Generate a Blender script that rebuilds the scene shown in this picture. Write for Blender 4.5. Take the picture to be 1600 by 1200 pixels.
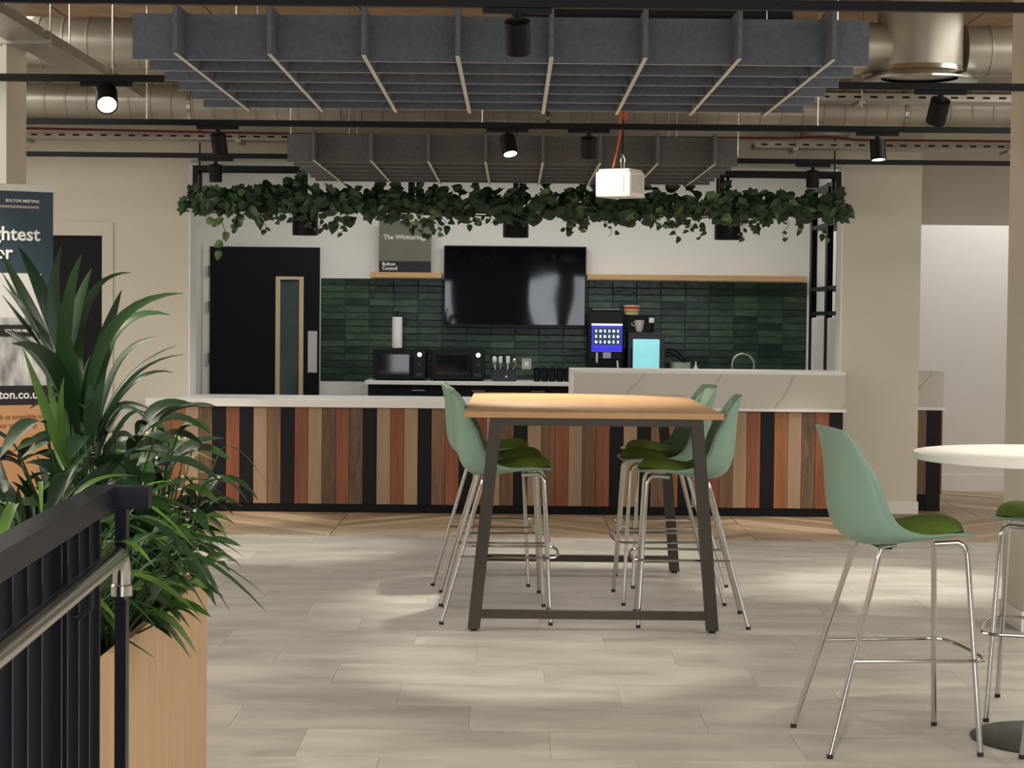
import bpy, bmesh, math, random
from mathutils import Vector, Matrix, Euler
random.seed(7)
PI = math.pi
for o in list(bpy.data.objects): bpy.data.objects.remove(o, do_unlink=True)
SC = bpy.context.scene
COL = SC.collection

# ------------------------------------------------------------------ camera
F = 3000.0; H = 1.58
PITCH = math.radians(2.005); ROLL = math.radians(0.57)
RC = (Matrix.Rotation(PI/2 - PITCH, 3, 'X') @ Matrix.Rotation(ROLL, 3, 'Z'))
CAMLOC = Vector((0, 0, H))
cd = bpy.data.cameras.new('camera'); cam = bpy.data.objects.new('camera', cd); COL.objects.link(cam)
cd.sensor_fit = 'HORIZONTAL'; cd.sensor_width = 36; cd.lens = F/1600*36; cd.clip_end = 200; cd.clip_start = .05
cam.matrix_world = Matrix.Translation(CAMLOC) @ RC.to_4x4()
SC.camera = cam

def P(x, y, Y):
    """photo pixel + distance along the room -> point in metres"""
    d = RC @ Vector(((x-800)/F, -(y-600)/F, -1))
    return CAMLOC + d*(Y/d.y)
def G(x, y, z=0):
    d = RC @ Vector(((x-800)/F, -(y-600)/F, -1))
    return CAMLOC + d*((z-H)/d.z)

# ------------------------------------------------------------------ world, exposure
w = bpy.data.worlds.new('world'); SC.world = w; w.use_nodes = True
w.node_tree.nodes['Background'].inputs[0].default_value = (.55, .68, .85, 1)
w.node_tree.nodes['Background'].inputs[1].default_value = .5
SC.view_settings.view_transform = 'Standard'; SC.view_settings.look = 'None'
SC.view_settings.exposure = 0.24; SC.view_settings.gamma = 1.0
try: SC.view_settings.use_curve_mapping = False
except Exception: pass

WARM = (1.0, .91, .77); NEUT = (1.0, .965, .90); COOL = (.93, .98, 1.0)
def area(name, loc, sx, sy, power, col=WARM, rot=(0, 0, 0)):
    l = bpy.data.lights.new(name, 'AREA'); l.shape = 'RECTANGLE'; l.size = sx; l.size_y = sy
    l.energy = power; l.color = col
    o = bpy.data.objects.new(name, l); COL.objects.link(o); o.location = loc; o.rotation_euler = rot
    return o
def spot(loc, power, angle=50, blend=.6, col=WARM, target=None, rad=.03):
    l = bpy.data.lights.new('spot_lamp', 'SPOT'); l.energy = power; l.color = col
    l.spot_size = math.radians(angle); l.spot_blend = blend; l.shadow_soft_size = rad
    o = bpy.data.objects.new('spot_lamp', l); COL.objects.link(o); o.location = loc
    if target is not None:
        o.rotation_euler = (Vector(target)-Vector(loc)).to_track_quat('-Z', 'Y').to_euler()
    return o
# added soft fill lamps, unseen, under the office and kitchenette ceilings
area('office_fill_light', (0.3, 1.5, 3.6), 6, 4, 205, NEUT)
area('office_fill_light', (-4.3, 9.5, 3.6), 2.2, 8, 235, (1, .945, .86))
area('office_fill_light', (4.6, 9.0, 3.6), 2.2, 8, 235, (1, .945, .86))
area('kitchen_fill_light', (0.0, 18.2, 3.15), 5.2, .5, 56, NEUT)
area('corridor_ceiling_light', (5.0, 17.3, 3.3), 2.4, .3, 18, NEUT)
# tall office windows behind the camera
WINS = [(-3.3, -1.35), (.40, 1.0), (1.2, 3.6)]
for a_, b_ in WINS: area('rear_window_light', ((a_+b_)/2, -3.95, 1.35), b_-a_-.12, 2.3, 12*(b_-a_)*2.3, COOL, (PI/2, 0, 0))

# ------------------------------------------------------------------ materials
MATS = {}
def mat(name, col, rough=.5, metal=0, var=.06, scale=6, bump=0, bscale=60, stretch=None, emit=None, estr=0, spec=None, objvar=0, coat=0, trans=0, alpha=None):
    if name in MATS: return MATS[name]
    m = bpy.data.materials.new(name); m.use_nodes = True; nt = m.node_tree; N = nt.nodes; L = nt.links
    b = N['Principled BSDF']
    b.inputs['Roughness'].default_value = rough; b.inputs['Metallic'].default_value = metal
    if spec is not None: b.inputs['Specular IOR Level'].default_value = spec
    if coat: b.inputs['Coat Weight'].default_value = coat; b.inputs['Coat Roughness'].default_value = .1
    if trans: b.inputs['Transmission Weight'].default_value = trans
    if alpha is not None: b.inputs['Alpha'].default_value = alpha
    tc = N.new('ShaderNodeTexCoord'); mp = N.new('ShaderNodeMapping'); L.new(tc.outputs['Object'], mp.inputs[0])
    if stretch: mp.inputs['Scale'].default_value = stretch
    nz = N.new('ShaderNodeTexNoise'); nz.inputs['Scale'].default_value = scale; nz.inputs['Detail'].default_value = 5
    L.new(mp.outputs[0], nz.inputs['Vector'])
    rmp = N.new('ShaderNodeMapRange'); rmp.inputs[1].default_value = .3; rmp.inputs[2].default_value = .7
    rmp.inputs[3].default_value = 1-var; rmp.inputs[4].default_value = 1+var
    L.new(nz.outputs['Fac'], rmp.inputs[0])
    mul = N.new('ShaderNodeVectorMath'); mul.operation = 'SCALE'; mul.inputs[0].default_value = col
    fac = rmp.outputs[0]
    if objvar:
        oi = N.new('ShaderNodeObjectInfo'); r2 = N.new('ShaderNodeMapRange')
        r2.inputs[3].default_value = 1-objvar; r2.inputs[4].default_value = 1+objvar
        L.new(oi.outputs['Random'], r2.inputs[0])
        mm = N.new('ShaderNodeMath'); mm.operation = 'MULTIPLY'; L.new(fac, mm.inputs[0]); L.new(r2.outputs[0], mm.inputs[1]); fac = mm.outputs[0]
        cb = N.new('ShaderNodeCombineXYZ'); sc = N.new('ShaderNodeMath'); sc.operation = 'MULTIPLY'; sc.inputs[1].default_value = 37
        L.new(oi.outputs['Random'], sc.inputs[0])
        for i in range(3): L.new(sc.outputs[0], cb.inputs[i])
        L.new(cb.outputs[0], mp.inputs['Location'])
    L.new(fac, mul.inputs['Scale']); L.new(mul.outputs[0], b.inputs['Base Color'])
    if bump:
        n2 = N.new('ShaderNodeTexNoise'); n2.inputs['Scale'].default_value = bscale; n2.inputs['Detail'].default_value = 3
        L.new(mp.outputs[0], n2.inputs['Vector'])
        bp = N.new('ShaderNodeBump'); bp.inputs['Strength'].default_value = bump; bp.inputs['Distance'].default_value = .01
        L.new(n2.outputs['Fac'], bp.inputs['Height']); L.new(bp.outputs[0], b.inputs['Normal'])
    if emit is not None:
        b.inputs['Emission Color'].default_value = (*emit, 1); b.inputs['Emission Strength'].default_value = estr
    MATS[name] = m
    return m
def wood(name, c1, c2, axis='Z', scale=3, rough=.45, ring=12, objvar=.1, bumpy=.12):
    """two-tone timber, grain running along axis"""
    if name in MATS: return MATS[name]
    m = bpy.data.materials.new(name); m.use_nodes = True; nt = m.node_tree; N = nt.nodes; L = nt.links
    b = N['Principled BSDF']; b.inputs['Roughness'].default_value = rough
    tc = N.new('ShaderNodeTexCoord'); mp = N.new('ShaderNodeMapping'); L.new(tc.outputs['Object'], mp.inputs[0])
    s = [ring, ring, ring]; s['XYZ'.index(axis)] = scale*.35
    mp.inputs['Scale'].default_value = s
    oi = N.new('ShaderNodeObjectInfo'); sc = N.new('ShaderNodeMath'); sc.operation = 'MULTIPLY'; sc.inputs[1].default_value = 53
    L.new(oi.outputs['Random'], sc.inputs[0]); cb = N.new('ShaderNodeCombineXYZ')
    for i in range(3): L.new(sc.outputs[0], cb.inputs[i])
    L.new(cb.outputs[0], mp.inputs['Location'])
    nz = N.new('ShaderNodeTexNoise'); nz.inputs['Scale'].default_value = 1.5; nz.inputs['Detail'].default_value = 6; nz.inputs['Distortion'].default_value = .8
    L.new(mp.outputs[0], nz.inputs['Vector'])
    wv = N.new('ShaderNodeTexNoise'); wv.inputs['Scale'].default_value = 6; wv.inputs['Detail'].default_value = 4
    L.new(mp.outputs[0], wv.inputs['Vector'])
    ad = N.new('ShaderNodeMath'); ad.operation = 'MULTIPLY_ADD'; ad.inputs[1].default_value = .5
    L.new(wv.outputs['Fac'], ad.inputs[0]); L.new(nz.outputs['Fac'], ad.inputs[2])
    rp = N.new('ShaderNodeValToRGB'); rp.color_ramp.elements[0].position = .55; rp.color_ramp.elements[1].position = .95
    rp.color_ramp.elements[0].color = (*c2, 1); rp.color_ramp.elements[1].color = (*c1, 1)
    L.new(ad.outputs[0], rp.inputs[0])
    r2 = N.new('ShaderNodeMapRange'); r2.inputs[3].default_value = 1-objvar; r2.inputs[4].default_value = 1+objvar
    L.new(oi.outputs['Random'], r2.inputs[0])
    mul = N.new('ShaderNodeVectorMath'); mul.operation = 'SCALE'; L.new(rp.outputs[0], mul.inputs[0]); L.new(r2.outputs[0], mul.inputs['Scale'])
    L.new(mul.outputs[0], b.inputs['Base Color'])
    bp = N.new('ShaderNodeBump'); bp.inputs['Strength'].default_value = bumpy; bp.inputs['Distance'].default_value = .004
    L.new(wv.outputs['Fac'], bp.inputs['Height'])
    if bumpy: L.new(bp.outputs[0], b.inputs['Normal'])
    MATS[name] = m
    return m

M_wall = mat('beige_wall_paint', (.675, .64, .565), .85, var=.015, scale=2)
M_white = mat('white_wall_paint', (.80, .80, .775), .8, var=.015, scale=2)
M_trim = mat('white_trim_paint', (.82, .81, .78), .45, var=.01)
M_black = mat('black_powder_coat', (.0045, .0045, .007), .45, var=.1, scale=20, spec=.2)
M_blackdoor = mat('black_door_laminate', (.0055, .006, .010), .55, var=.08, scale=4, spec=.2)
M_chrome = mat('polished_chrome', (.55, .54, .52), .14, 1, var=.02)
M_steel = mat('brushed_steel', (.58, .57, .54), .17, 1, var=.06, scale=10)
M_galv = mat('galvanised_duct_steel', (.40, .38, .335), .38, .6, var=.2, scale=2.2, bump=.08, bscale=8)
M_edge = mat('pale_felt_edge', (.62, .615, .58), .9, var=.1, scale=30)
M_felt = mat('grey_felt', (.126, .139, .172), .95, var=.14, scale=50, bump=.3, bscale=220)
M_felt2 = mat('charcoal_felt', (.118, .117, .121), .95, var=.14, scale=50, bump=.3, bscale=220)
M_shell = mat('sage_green_plastic', (.235, .375, .295), .38, var=.02)
M_pad = mat('olive_green_fabric', (.115, .185, .022), .9, var=.12, scale=40, bump=.3, bscale=300)
M_bronze = mat('bronze_grey_metal', (.055, .046, .037), .4, .3, var=.05, spec=.35)
M_worktop = mat('white_solid_surface', (.86, .86, .84), .3, var=.015)
M_whitepl = mat('white_plastic', (.82, .81, .78), .35, var=.02)
M_darkpl = mat('dark_plastic', (.006, .006, .008), .3, var=.1, spec=.25)
M_greypl = mat('grey_plastic', (.045, .048, .062), .4, var=.05, spec=.3)
M_gloss = mat('glossy_black_glass', (.006, .007, .010), .05, var=.05)
M_roundtop = mat('white_laminate', (.86, .85, .80), .3, var=.015)
M_rubber = mat('black_rubber', (.02, .02, .02), .8)
M_soil = mat('dark_soil', (.03, .022, .015), .95, var=.4, scale=40, bump=.6, bscale=60)
M_oak = wood('oak_veneer', (.64, .43, .25), (.56, .36, .195), 'Z', 2, .5, 14, .03)
M_oakx = wood('oak_table_top', (.58, .34, .15), (.53, .30, .125), 'Y', 1, .33, 9, .03, 0)
M_shelfw = wood('pale_oak_shelf', (.62, .40, .20), (.50, .30, .13), 'X', 2, .5, 14, .05)
def tube_mat(): return M_chrome

# ------------------------------------------------------------------ mesh builder
class MB:
    def __init__(s): s.bm = bmesh.new()
    def box(s, x0, x1, y0, y1, z0, z1, bev=0, mtx=None, seg=1):
        r = bmesh.ops.create_cube(s.bm, size=1)
        vs = r['verts']
        for v in vs:
            v.co = Vector(((x0+x1)/2+v.co.x*(x1-x0), (y0+y1)/2+v.co.y*(y1-y0), (z0+z1)/2+v.co.z*(z1-z0)))
        if bev:
            es = list({e for v in vs for e in v.link_edges})
            r2 = bmesh.ops.bevel(s.bm, geom=es, offset=bev, segments=seg, affect='EDGES', profile=.5)
            vs = list({v for f in r2['faces'] for v in f.verts} | {v for v in vs if v.is_valid})
        if mtx is not None:
            bmesh.ops.transform(s.bm, matrix=mtx, verts=[v for v in vs if v.is_valid])
        return s
    def tube(s, pts, rad, n=10, caps=True):
        pts = [Vector(p) for p in pts]; rings = []
        rr = rad if isinstance(rad, (list, tuple)) else [rad]*len(pts)
        prev = None
        for i, p in enumerate(pts):
            if i == 0: t = pts[1]-p
            elif i == len(pts)-1: t = p-pts[i-1]
            else: t = (pts[i+1]-p).normalized()+(p-pts[i-1]).normalized()
            t.normalize()
            if prev is None:
                a = Vector((0, 0, 1)) if abs(t.z) < .9 else Vector((1, 0, 0))
                u = t.cross(a).normalized()
            else:
                u = (prev-t*prev.dot(t)).normalized()
            prev = u; v = t.cross(u)
            rings.append([s.bm.verts.new(p+(u*math.cos(2*PI*k/n)+v*math.sin(2*PI*k/n))*rr[i]) for k in range(n)])
        for a, b in zip(rings, rings[1:]):
            for k in range(n): s.bm.faces.new((a[k], a[(k+1) % n], b[(k+1) % n], b[k]))
        if caps:
            s.bm.faces.new(list(reversed(rings[0]))); s.bm.faces.new(rings[-1])
        return s
    def lathe(s, c, prof, n=32, axis='Z', caps=True):
        """prof: list of (radius, height)"""
        c = Vector(c); rings = []
        for r, h in prof:
            ring = []
            for k in range(n):
                a = 2*PI*k/n; q = (r*math.cos(a), r*math.sin(a), h)
                if axis == 'X': q = (q[2], q[0], q[1])
                if axis == 'Y': q = (q[1], q[2], q[0])
                ring.append(s.bm.verts.new(c+Vector(q)))
            rings.append(ring)
        for a, b in zip(rings, rings[1:]):
            for k in range(n): s.bm.faces.new((a[k], a[(k+1) % n], b[(k+1) % n], b[k]))
        if caps:
            s.bm.faces.new(list(reversed(rings[0]))); s.bm.faces.new(rings[-1])
        return s
    def grid(s, rows, close=False):
        vs = [[s.bm.verts.new(p) for p in r] for r in rows]
        for a, b in zip(vs, vs[1:]):
            for k in range(len(a)-1): s.bm.faces.new((a[k], a[k+1], b[k+1], b[k]))
        return s
    def prism(s, pts, vec):
        a = [s.bm.verts.new(p) for p in pts]; b = [s.bm.verts.new(Vector(p)+Vector(vec)) for p in pts]; n = len(a)
        s.bm.faces.new(a); s.bm.faces.new(list(reversed(b)))
        for k in range(n): s.bm.faces.new((a[k], b[k], b[(k+1) % n], a[(k+1) % n]))
        return s
    def mesh(s, name, m, smooth=False):
        bmesh.ops.recalc_face_normals(s.bm, faces=s.bm.faces)
        me = bpy.data.meshes.new(name); s.bm.to_mesh(me); s.bm.free()
        if m: me.materials.append(m)
        if smooth:
            for p in me.polygons: p.use_smooth = True
            try: me.set_sharp_from_angle(angle=math.radians(40))
            except Exception: pass
        return me

def world_of(o):
    m = o.matrix_basis.copy()
    while o.parent: o = o.parent; m = o.matrix_basis @ m
    return m
def link(name, me, parent=None, loc=None):
    o = bpy.data.objects.new(name, me); COL.objects.link(o)
    if parent: o.parent = parent
    if loc is not None: o.location = loc
    return o
def part(name, mb, m, parent, smooth=False, local=False, label=None, centre=True):
    me = mb.mesh(name, m, smooth) if isinstance(mb, MB) else mb
    if not local: me.transform(world_of(parent).inverted())
    o = link(name, me, parent)
    if centre and len(me.vertices):
        c = sum((v.co for v in me.vertices), Vector())/len(me.vertices)
        me.transform(Matrix.Translation(-c)); o.location = c
    if label: o['label'] = label
    return o
def tag(o, label, cat, group=None):
    o['label'] = label; o['category'] = cat
    if group: o['group'] = group
    return o
def thing(name, label, cat, loc=(0, 0, 0), rz=0, group=None):
    o = bpy.data.objects.new(name, None); COL.objects.link(o); o.empty_display_size = .1
    o.location = loc; o.rotation_euler = (0, 0, rz)
    return tag(o, label, cat, group)
def single(name, mb, m, label, cat, smooth=False, group=None):
    me = mb.mesh(name, m, smooth); o = link(name, me)
    xs = [v.co for v in me.vertices]
    c = Vector(((min(v.x for v in xs)+max(v.x for v in xs))/2, (min(v.y for v in xs)+max(v.y for v in xs))/2, min(v.z for v in xs)))
    me.transform(Matrix.Translation(-c)); o.location = c
    return tag(o, label, cat, group)
def struct(name, mb, m, parent=None, smooth=False):
    me = mb.mesh(name, m, smooth); o = link(name, me, parent)
    if not parent: o['kind'] = 'structure'
    return o
def dup(root, loc, rz, label=None):
    r = root.copy(); COL.objects.link(r); r.location = loc; r.rotation_euler = (0, 0, rz)
    if label: r['label'] = label
    for ch in list(root.children):
        c = ch.copy(); COL.objects.link(c); c.parent = r
        for g in list(ch.children):
            d = g.copy(); COL.objects.link(d); d.parent = c
    return r
def text_mesh(body, size, mtx, depth=.0008, align='LEFT', bold=0):
    cu = bpy.data.curves.new('t', 'FONT'); cu.body = body; cu.size = size; cu.extrude = depth; cu.align_x = align
    cu.offset = bold; cu.resolution_u = 2
    o = bpy.data.objects.new('t', cu); COL.objects.link(o)
    dg = bpy.context.evaluated_depsgraph_get(); dg.update()
    me = bpy.data.meshes.new_from_object(o.evaluated_get(dg)); bpy.data.objects.remove(o); bpy.data.curves.remove(cu)
    me.transform(mtx); me.materials.clear()
    return me
def text_part(name, body, size, mtx, m, parent, bold=0, align='LEFT', label=None):
    me = text_mesh(body, size, mtx, bold=bold, align=align); me.materials.append(m)
    return part(name, me, m, parent, label=label)
FRONT = Matrix.Rotation(PI/2, 4, 'X')          # text plane facing the camera (-Y)

# ------------------------------------------------------------------ the setting
CEIL = 3.75; YW = 15.68; YK = 19.82; YC = 15.34
SEAM = 13.72
struct('floor', MB().box(-6.2, 6.8, -4.2, 20.1, -.2, -.012), mat('floor_screed', (.16, .15, .135), .9)); FLOOR = bpy.data.objects['floor']
# stone-look vinyl tiles, brick bond, each its own piece
M_vinyl = mat('stone_look_vinyl', (.43, .412, .37), .42, var=.22, scale=1.5, stretch=(1.2, 3.2, 1), objvar=.04, bump=.03, bscale=30)
TW, TD = .92, .46
def tile_mesh(w_, d_):
    return MB().box(-w_/2+.0007, w_/2-.0007, -d_/2+.0007, d_/2-.0007, -.0028, 0).mesh('tile', M_vinyl)
tm = tile_mesh(TW, TD)
ny = int((SEAM-4.2)/TD)
for j in range(ny):
    yc = SEAM-TD*(j+.5); half = .27*yc*1.0+1.6
    for i in range(-8, 9):
        xc = i*TW+(j % 3)*TW/3
        if abs(xc) < min(half, 6.0): link('floor_tile', tm, FLOOR, (xc, yc, 0))
yb = SEAM-TD*ny
struct('floor_vinyl', MB().box(-6.2, 6.8, -4.2, SEAM, -.0115, -.003), M_vinyl, FLOOR).name = 'floor_sheet'
# chevron oak boards by the bar
M_chev = [wood('chevron_oak_%d' % k, a, b, 'X', 2, .5, 9, .12) for k, (a, b) in enumerate([((.50, .375, .25), (.38, .275, .175)), ((.40, .29, .185), (.28, .195, .12)), ((.58, .45, .315), (.46, .34, .23))])]
CW = 1.02; PD = .20
def chev_meshes(sgn):
    r = []
    for mm in M_chev:
        b = MB(); g = .007
        pts = [(-CW/2+g/2, -sgn*CW/2-PD/2+g, 0), (CW/2-g/2, sgn*CW/2-PD/2+g, 0), (CW/2-g/2, sgn*CW/2+PD/2-g, 0), (-CW/2+g/2, -sgn*CW/2+PD/2-g, 0)]
        b.prism([Vector(p)+Vector((0, 0, -.0115)) for p in pts], (0, 0, .0115)); r.append(b.mesh('board', mm))
    return r
chp, chm = chev_meshes(1), chev_meshes(-1)
XP = -2.33 + .01      # a chevron ridge
seam_top = []
for k in range(-4, 9):
    xc = XP+(k+.5)*CW; sg = -1 if k % 2 == 0 else 1
    if xc < -6.1 or xc > 6.7: continue
    y = SEAM+CW/2+PD/2+.004
    ymax = 15.6 if xc < 2.8 else 17.75
    while y-CW/2-PD/2 < ymax:
        link('chevron_board', random.choice(chp if sg > 0 else chm), FLOOR, (xc, y, 0)); y += PD
    # triangular end pieces that fill up to the straight seam
    for q in range(6):
        ya = SEAM+.002+q*PD
        b = MB(); x0, x1 = xc-CW/2+.002, xc+CW/2-.002
        base = SEAM+CW/2+PD/2+.004-PD/2
        # board q below the first full board, clipped at the seam
        def edge(x, off): return base-CW/2*0+sg*(x-xc)-off
        lo, hi = PD*(q+1), PD*q
        poly = []
        n = 24
        top = [(x0+(x1-x0)*t/n, edge(x0+(x1-x0)*t/n, hi)-.003) for t in range(n+1)]
        bot = [(x, max(SEAM+.002, edge(x, lo)+.003)) for x, _ in top]
        pts = [(x, yb_, yt) for (x, yt), (_, yb_) in zip(top, bot) if yt > yb_+.002]
        if len(pts) < 2: continue
        poly = [(x, yb_) for x, yb_, _ in pts]+[(x, yt) for x, _, yt in reversed(pts)]
        b.prism([Vector((x, yy, -.0115)) for x, yy in poly], (0, 0, .0115))
        me = b.mesh('board_end', random.choice(M_chev)); link('chevron_board', me, FLOOR)
struct('floor_under', MB().box(-6.2, 6.8, SEAM+.003, 20.1, -.0119, -.006), mat('board_joint', (.12, .085, .055), .8), FLOOR).name = 'board_underlay'

# ceiling of pale brown blocks
def brickmat(name, c1, c2, mort, scale):
    m = bpy.data.materials.new(name); m.use_nodes = True; nt = m.node_tree; N = nt.nodes; L = nt.links
    b = N['Principled BSDF']; b.inputs['Roughness'].default_value = .85
    tc = N.new('ShaderNodeTexCoord'); br = N.new('ShaderNodeTexBrick'); L.new(tc.outputs['Object'], br.inputs['Vector'])
    br.inputs['Color1'].default_value = (*c1, 1); br.inputs['Color2'].default_value = (*c2, 1); br.inputs['Mortar'].default_value = (*mort, 1)
    br.inputs['Scale'].default_value = scale; br.inputs['Mortar Size'].default_value = .008
    br.inputs['Brick Width'].default_value = 1.1; br.inputs['Row Height'].default_value = .8
    nz = N.new('ShaderNodeTexNoise'); nz.inputs['Scale'].default_value = 5; nz.inputs['Detail'].default_value = 8
    mx = N.new('ShaderNodeMixRGB'); mx.blend_type = 'MULTIPLY'; mx.inputs[0].default_value = .6
    L.new(tc.outputs['Object'], nz.inputs['Vector']); L.new(br.outputs[0], mx.inputs[1]); L.new(nz.outputs['Fac'], mx.inputs[2]); L.new(mx.outputs[0], b.inputs['Base Color'])
    return m
struct('ceiling', MB().box(-6.2, 6.8, -4.2, 16.6, CEIL, CEIL+.2), brickmat('clay_block_soffit', (.62, .45, .30), (.50, .36, .24), (.10, .08, .06), 1.0))
# walls
XOL, XOR, ZOT = -2.645, 2.685, 2.83
D2R, D2L, D2T = P(160, 500, YW).x, P(160, 500, YW).x-1.02, P(120, 368, YW).z
struct('wall_front_left', MB().box(D2R, XOL, YW, YW+.3, 0, CEIL).box(-6.2, D2L, YW, YW+.3, 0, CEIL).box(D2L, D2R, YW, YW+.3, D2T, CEIL), M_wall)
struct('wall_front_header', MB().box(XOL, XOR, YW, YW+.3, ZOT, CEIL), M_wall)
XPR = P(1437, 500, YW).x
struct('wall_front_right', MB().box(XOR, XPR, YW, YW+.22, 0, CEIL), M_wall)
struct('trim_1', MB().box(XOL, XOL+.012, YW-.0, YW+.3, 0, ZOT).box(XOR-.012, XOR, YW, YW+.22, 0, ZOT), M_trim)
struct('wall_kitchen_left', MB().box(-3.6, -3.42, YW+.3, YK, 0, 3.2), M_white)
struct('wall_kitchen_right', MB().box(3.1, 3.28, YW+.22, YK, 0, 3.2), M_white)
struct('wall_kitchen_back', MB().box(-3.6, 3.3, YK, YK+.2, 0, 3.3), M_white); KWALL = bpy.data.objects['wall_kitchen_back']
struct('ceiling_kitchen', MB().box(-3.6, 3.3, YW+.3, YK, 3.2, 3.35), M_white)
struct('wall_corridor_back', MB().box(3.3, 6.8, 17.85, 18.05, 0, CEIL), M_white)
zh = P(1500, 352, 16.9).z
struct('wall_corridor_header', MB().box(3.3, 6.8, 16.72, 16.9, zh, CEIL), M_wall)
struct('wall_right', MB().box(6.6, 6.8, -4.2, 18.0, 0, CEIL), M_wall)
struct('wall_left', MB().box(-6.2, -6.0, -4.2, YW, 0, CEIL), M_wall)
# rear wall with windows, behind the camera
wb = MB(); wins = WINS
xs = -6.2
for a, b_ in wins: wb.box(xs, a, -4.2, -4, 0, CEIL); xs = b_
wb.box(xs, 6.8, -4.2, -4, 0, CEIL)
for a, b_ in wins: wb.box(a, b_, -4.2, -4, 0, .15); wb.box(a, b_, -4.2, -4, 2.6, CEIL)
struct('wall_rear', wb, mat('dark_rear_wall', (.10, .10, .11), .9))
M_glass = mat('window_glass', (.9, .95, 1), .02, trans=1)
for k, (a, b_) in enumerate(wins):
    f = MB().box(a, a+.06, -4.14, -4.04, .15, 2.6).box(b_-.06, b_, -4.14, -4.04, .15, 2.6).box(a+.06, b_-.06, -4.14, -4.04, .15, .21).box(a+.06, b_-.06, -4.14, -4.04, 2.54, 2.6)
    fo = struct('window_%d' % (k+1), f, M_black)
    struct('pane', MB().box(a+.06, b_-.06, -4.1, -4.09, .21, 2.54), M_glass, fo)
# columns
XCL = P(22, 150, 9.95).x
struct('wall_column_left', MB().box(XCL-.55, XCL, 9.8, 10.2, 0, CEIL), M_wall)
XCR = 2.625
struct('wall_column_right', MB().box(XCR, XCR+.55, 9.76, 10.2, 0, CEIL), M_wall)
# skirting boards
struct('baseboard_column_right', MB().box(XCR-.014, XCR-.001, 9.75, 10.215, 0, .1).box(XCR-.001, XCR+.55, 10.201, 10.215, 0, .1), M_trim)
struct('baseboard_front_right', MB().box(XOR+.36-.3, XPR+.012, YW-.014, YW, 0, .10), M_trim)
struct('baseboard_corridor', MB().box(3.3, 6.6, 17.835, 17.85, 0, .15), M_trim)
struct('baseboard_front_left', MB().box(-6, D2L-.1, YW-.014, YW, 0, .10).box(D2R+.1, -2.95, YW-.014, YW, 0, .1), M_trim)

# door in the front wall, left
fr = struct('door_1', MB().box(D2L, D2R, YW+.02, YW+.065, .01, D2T), M_blackdoor)
struct('door_frame', MB().box(D2R, D2R+.09, YW-.022, YW+.0, 0, D2T+.11).box(D2L-.09, D2L, YW-.022, YW, 0, D2T+.11).box(D2L, D2R, YW-.022, YW, D2T, D2T+.11), M_wall, fr)
# kitchen door
a = P(329, 500, YK); b2 = P(499.5, 500, YK); KDT = P(410, 386, YK).z
KDL, KDR = a.x, b2.x
kd = bpy.data.objects.new('door_2', None); COL.objects.link(kd); kd.location = ((KDL+KDR)/2, YK-.03, 0); kd['kind'] = 'structure'
v0 = P(432, 432, YK); v1 = P(475.5, 432, YK); VX0, VX1, VZ1, VZ0 = v0.x, v1.x, v0.z, .35
part('leaf', MB().box(KDL, VX0, YK-.05, YK-.004, .01, KDT).box(VX1, KDR, YK-.05, YK-.004, .01, KDT).box(VX0, VX1, YK-.05, YK-.004, VZ1, KDT).box(VX0, VX1, YK-.05, YK-.004, .01, VZ0), M_blackdoor, kd)
t = .045
bead = part('vision_panel_bead', MB().box(VX0, VX0+t, YK-.062, YK-.004, VZ0, VZ1).box(VX1-t, VX1, YK-.062, YK-.004, VZ0, VZ1).box(VX0+t, VX1-t, YK-.062, YK-.004, VZ1-t*.7, VZ1).box(VX0+t, VX1-t, YK-.062, YK-.004, VZ0, VZ0+t), mat('pale_beech_bead', (.66, .52, .33), .5), kd)
part('vision_panel_glass', MB().box(VX0+t, VX1-t, YK-.03, YK-.022, VZ0+t, VZ1-t*.7), mat('smoked_glass', (.06, .085, .10), .08, var=.3, scale=1.5), kd)
part('vision_panel_blind', MB().box(VX0+t, VX1-t, YK-.02, YK-.015, VZ0+t, VZ1-.5), mat('blue_grey_blind', (.2, .27, .32), .6), kd)
p0 = P(482, 517, YK); p1 = P(496, 582, YK)
part('push_plate', MB().box(p0.x, p1.x, YK-.054, YK-.05, p1.z, p0.z, .001), mat('satin_plate', (.62, .62, .62), .45, .3), kd)
part('door_frame', MB().box(KDL-.075, KDL-.002, YK-.03, YK-.001, 0, KDT+.03), M_trim, kd)
for yy in (424, 479, 560):
    p = P(324.5, yy, YK); part('hinge', MB().lathe((p.x+.008, YK-.05, p.z-.055), [(.014, 0), (.014, .11)], 10), M_steel, kd)

# green glazed tiles
GT = []
for k, c in enumerate([(.030, .062, .042), (.022, .048, .034), (.042, .082, .052), (.018, .040, .030), (.050, .092, .056)]):
    GT.append(mat('green_glaze_%d' % k, tuple(v*.9 for v in c), .17, spec=.3, var=.35, scale=9, stretch=(1, 1, 3), bump=.22, bscale=14, objvar=.18))
p0 = P(501, 434, YK); p1 = P(1262, 440, YK); TZ1 = P(800, 437.5, YK).z; TX0, TX1 = KDR+.012, p1.x
tw, th = .2505, .0705
def gtile(m, w_=tw, h_=th):
    b = MB(); x, z, d, i = w_/2-.002, h_/2-.002, .009, .004
    f = [(-x, 0, -z), (x, 0, -z), (x, 0, z), (-x, 0, z)]; q = [(-x+i, -d, -z+i), (x-i, -d, -z+i), (x-i, -d, z-i), (-x+i, -d, z-i)]
    A = [b.bm.verts.new(v) for v in f]; B = [b.bm.verts.new(v) for v in q]
    b.bm.faces.new(B)
    for k in range(4): b.bm.faces.new((A[k], A[(k+1) % 4], B[(k+1) % 4], B[k]))
    return b.mesh('tile', m)
gms = [gtile(m) for m in GT]
ncol = int(round((TX1-TX0)/tw)); nrow = int((TZ1-.93)/th)+1
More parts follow.
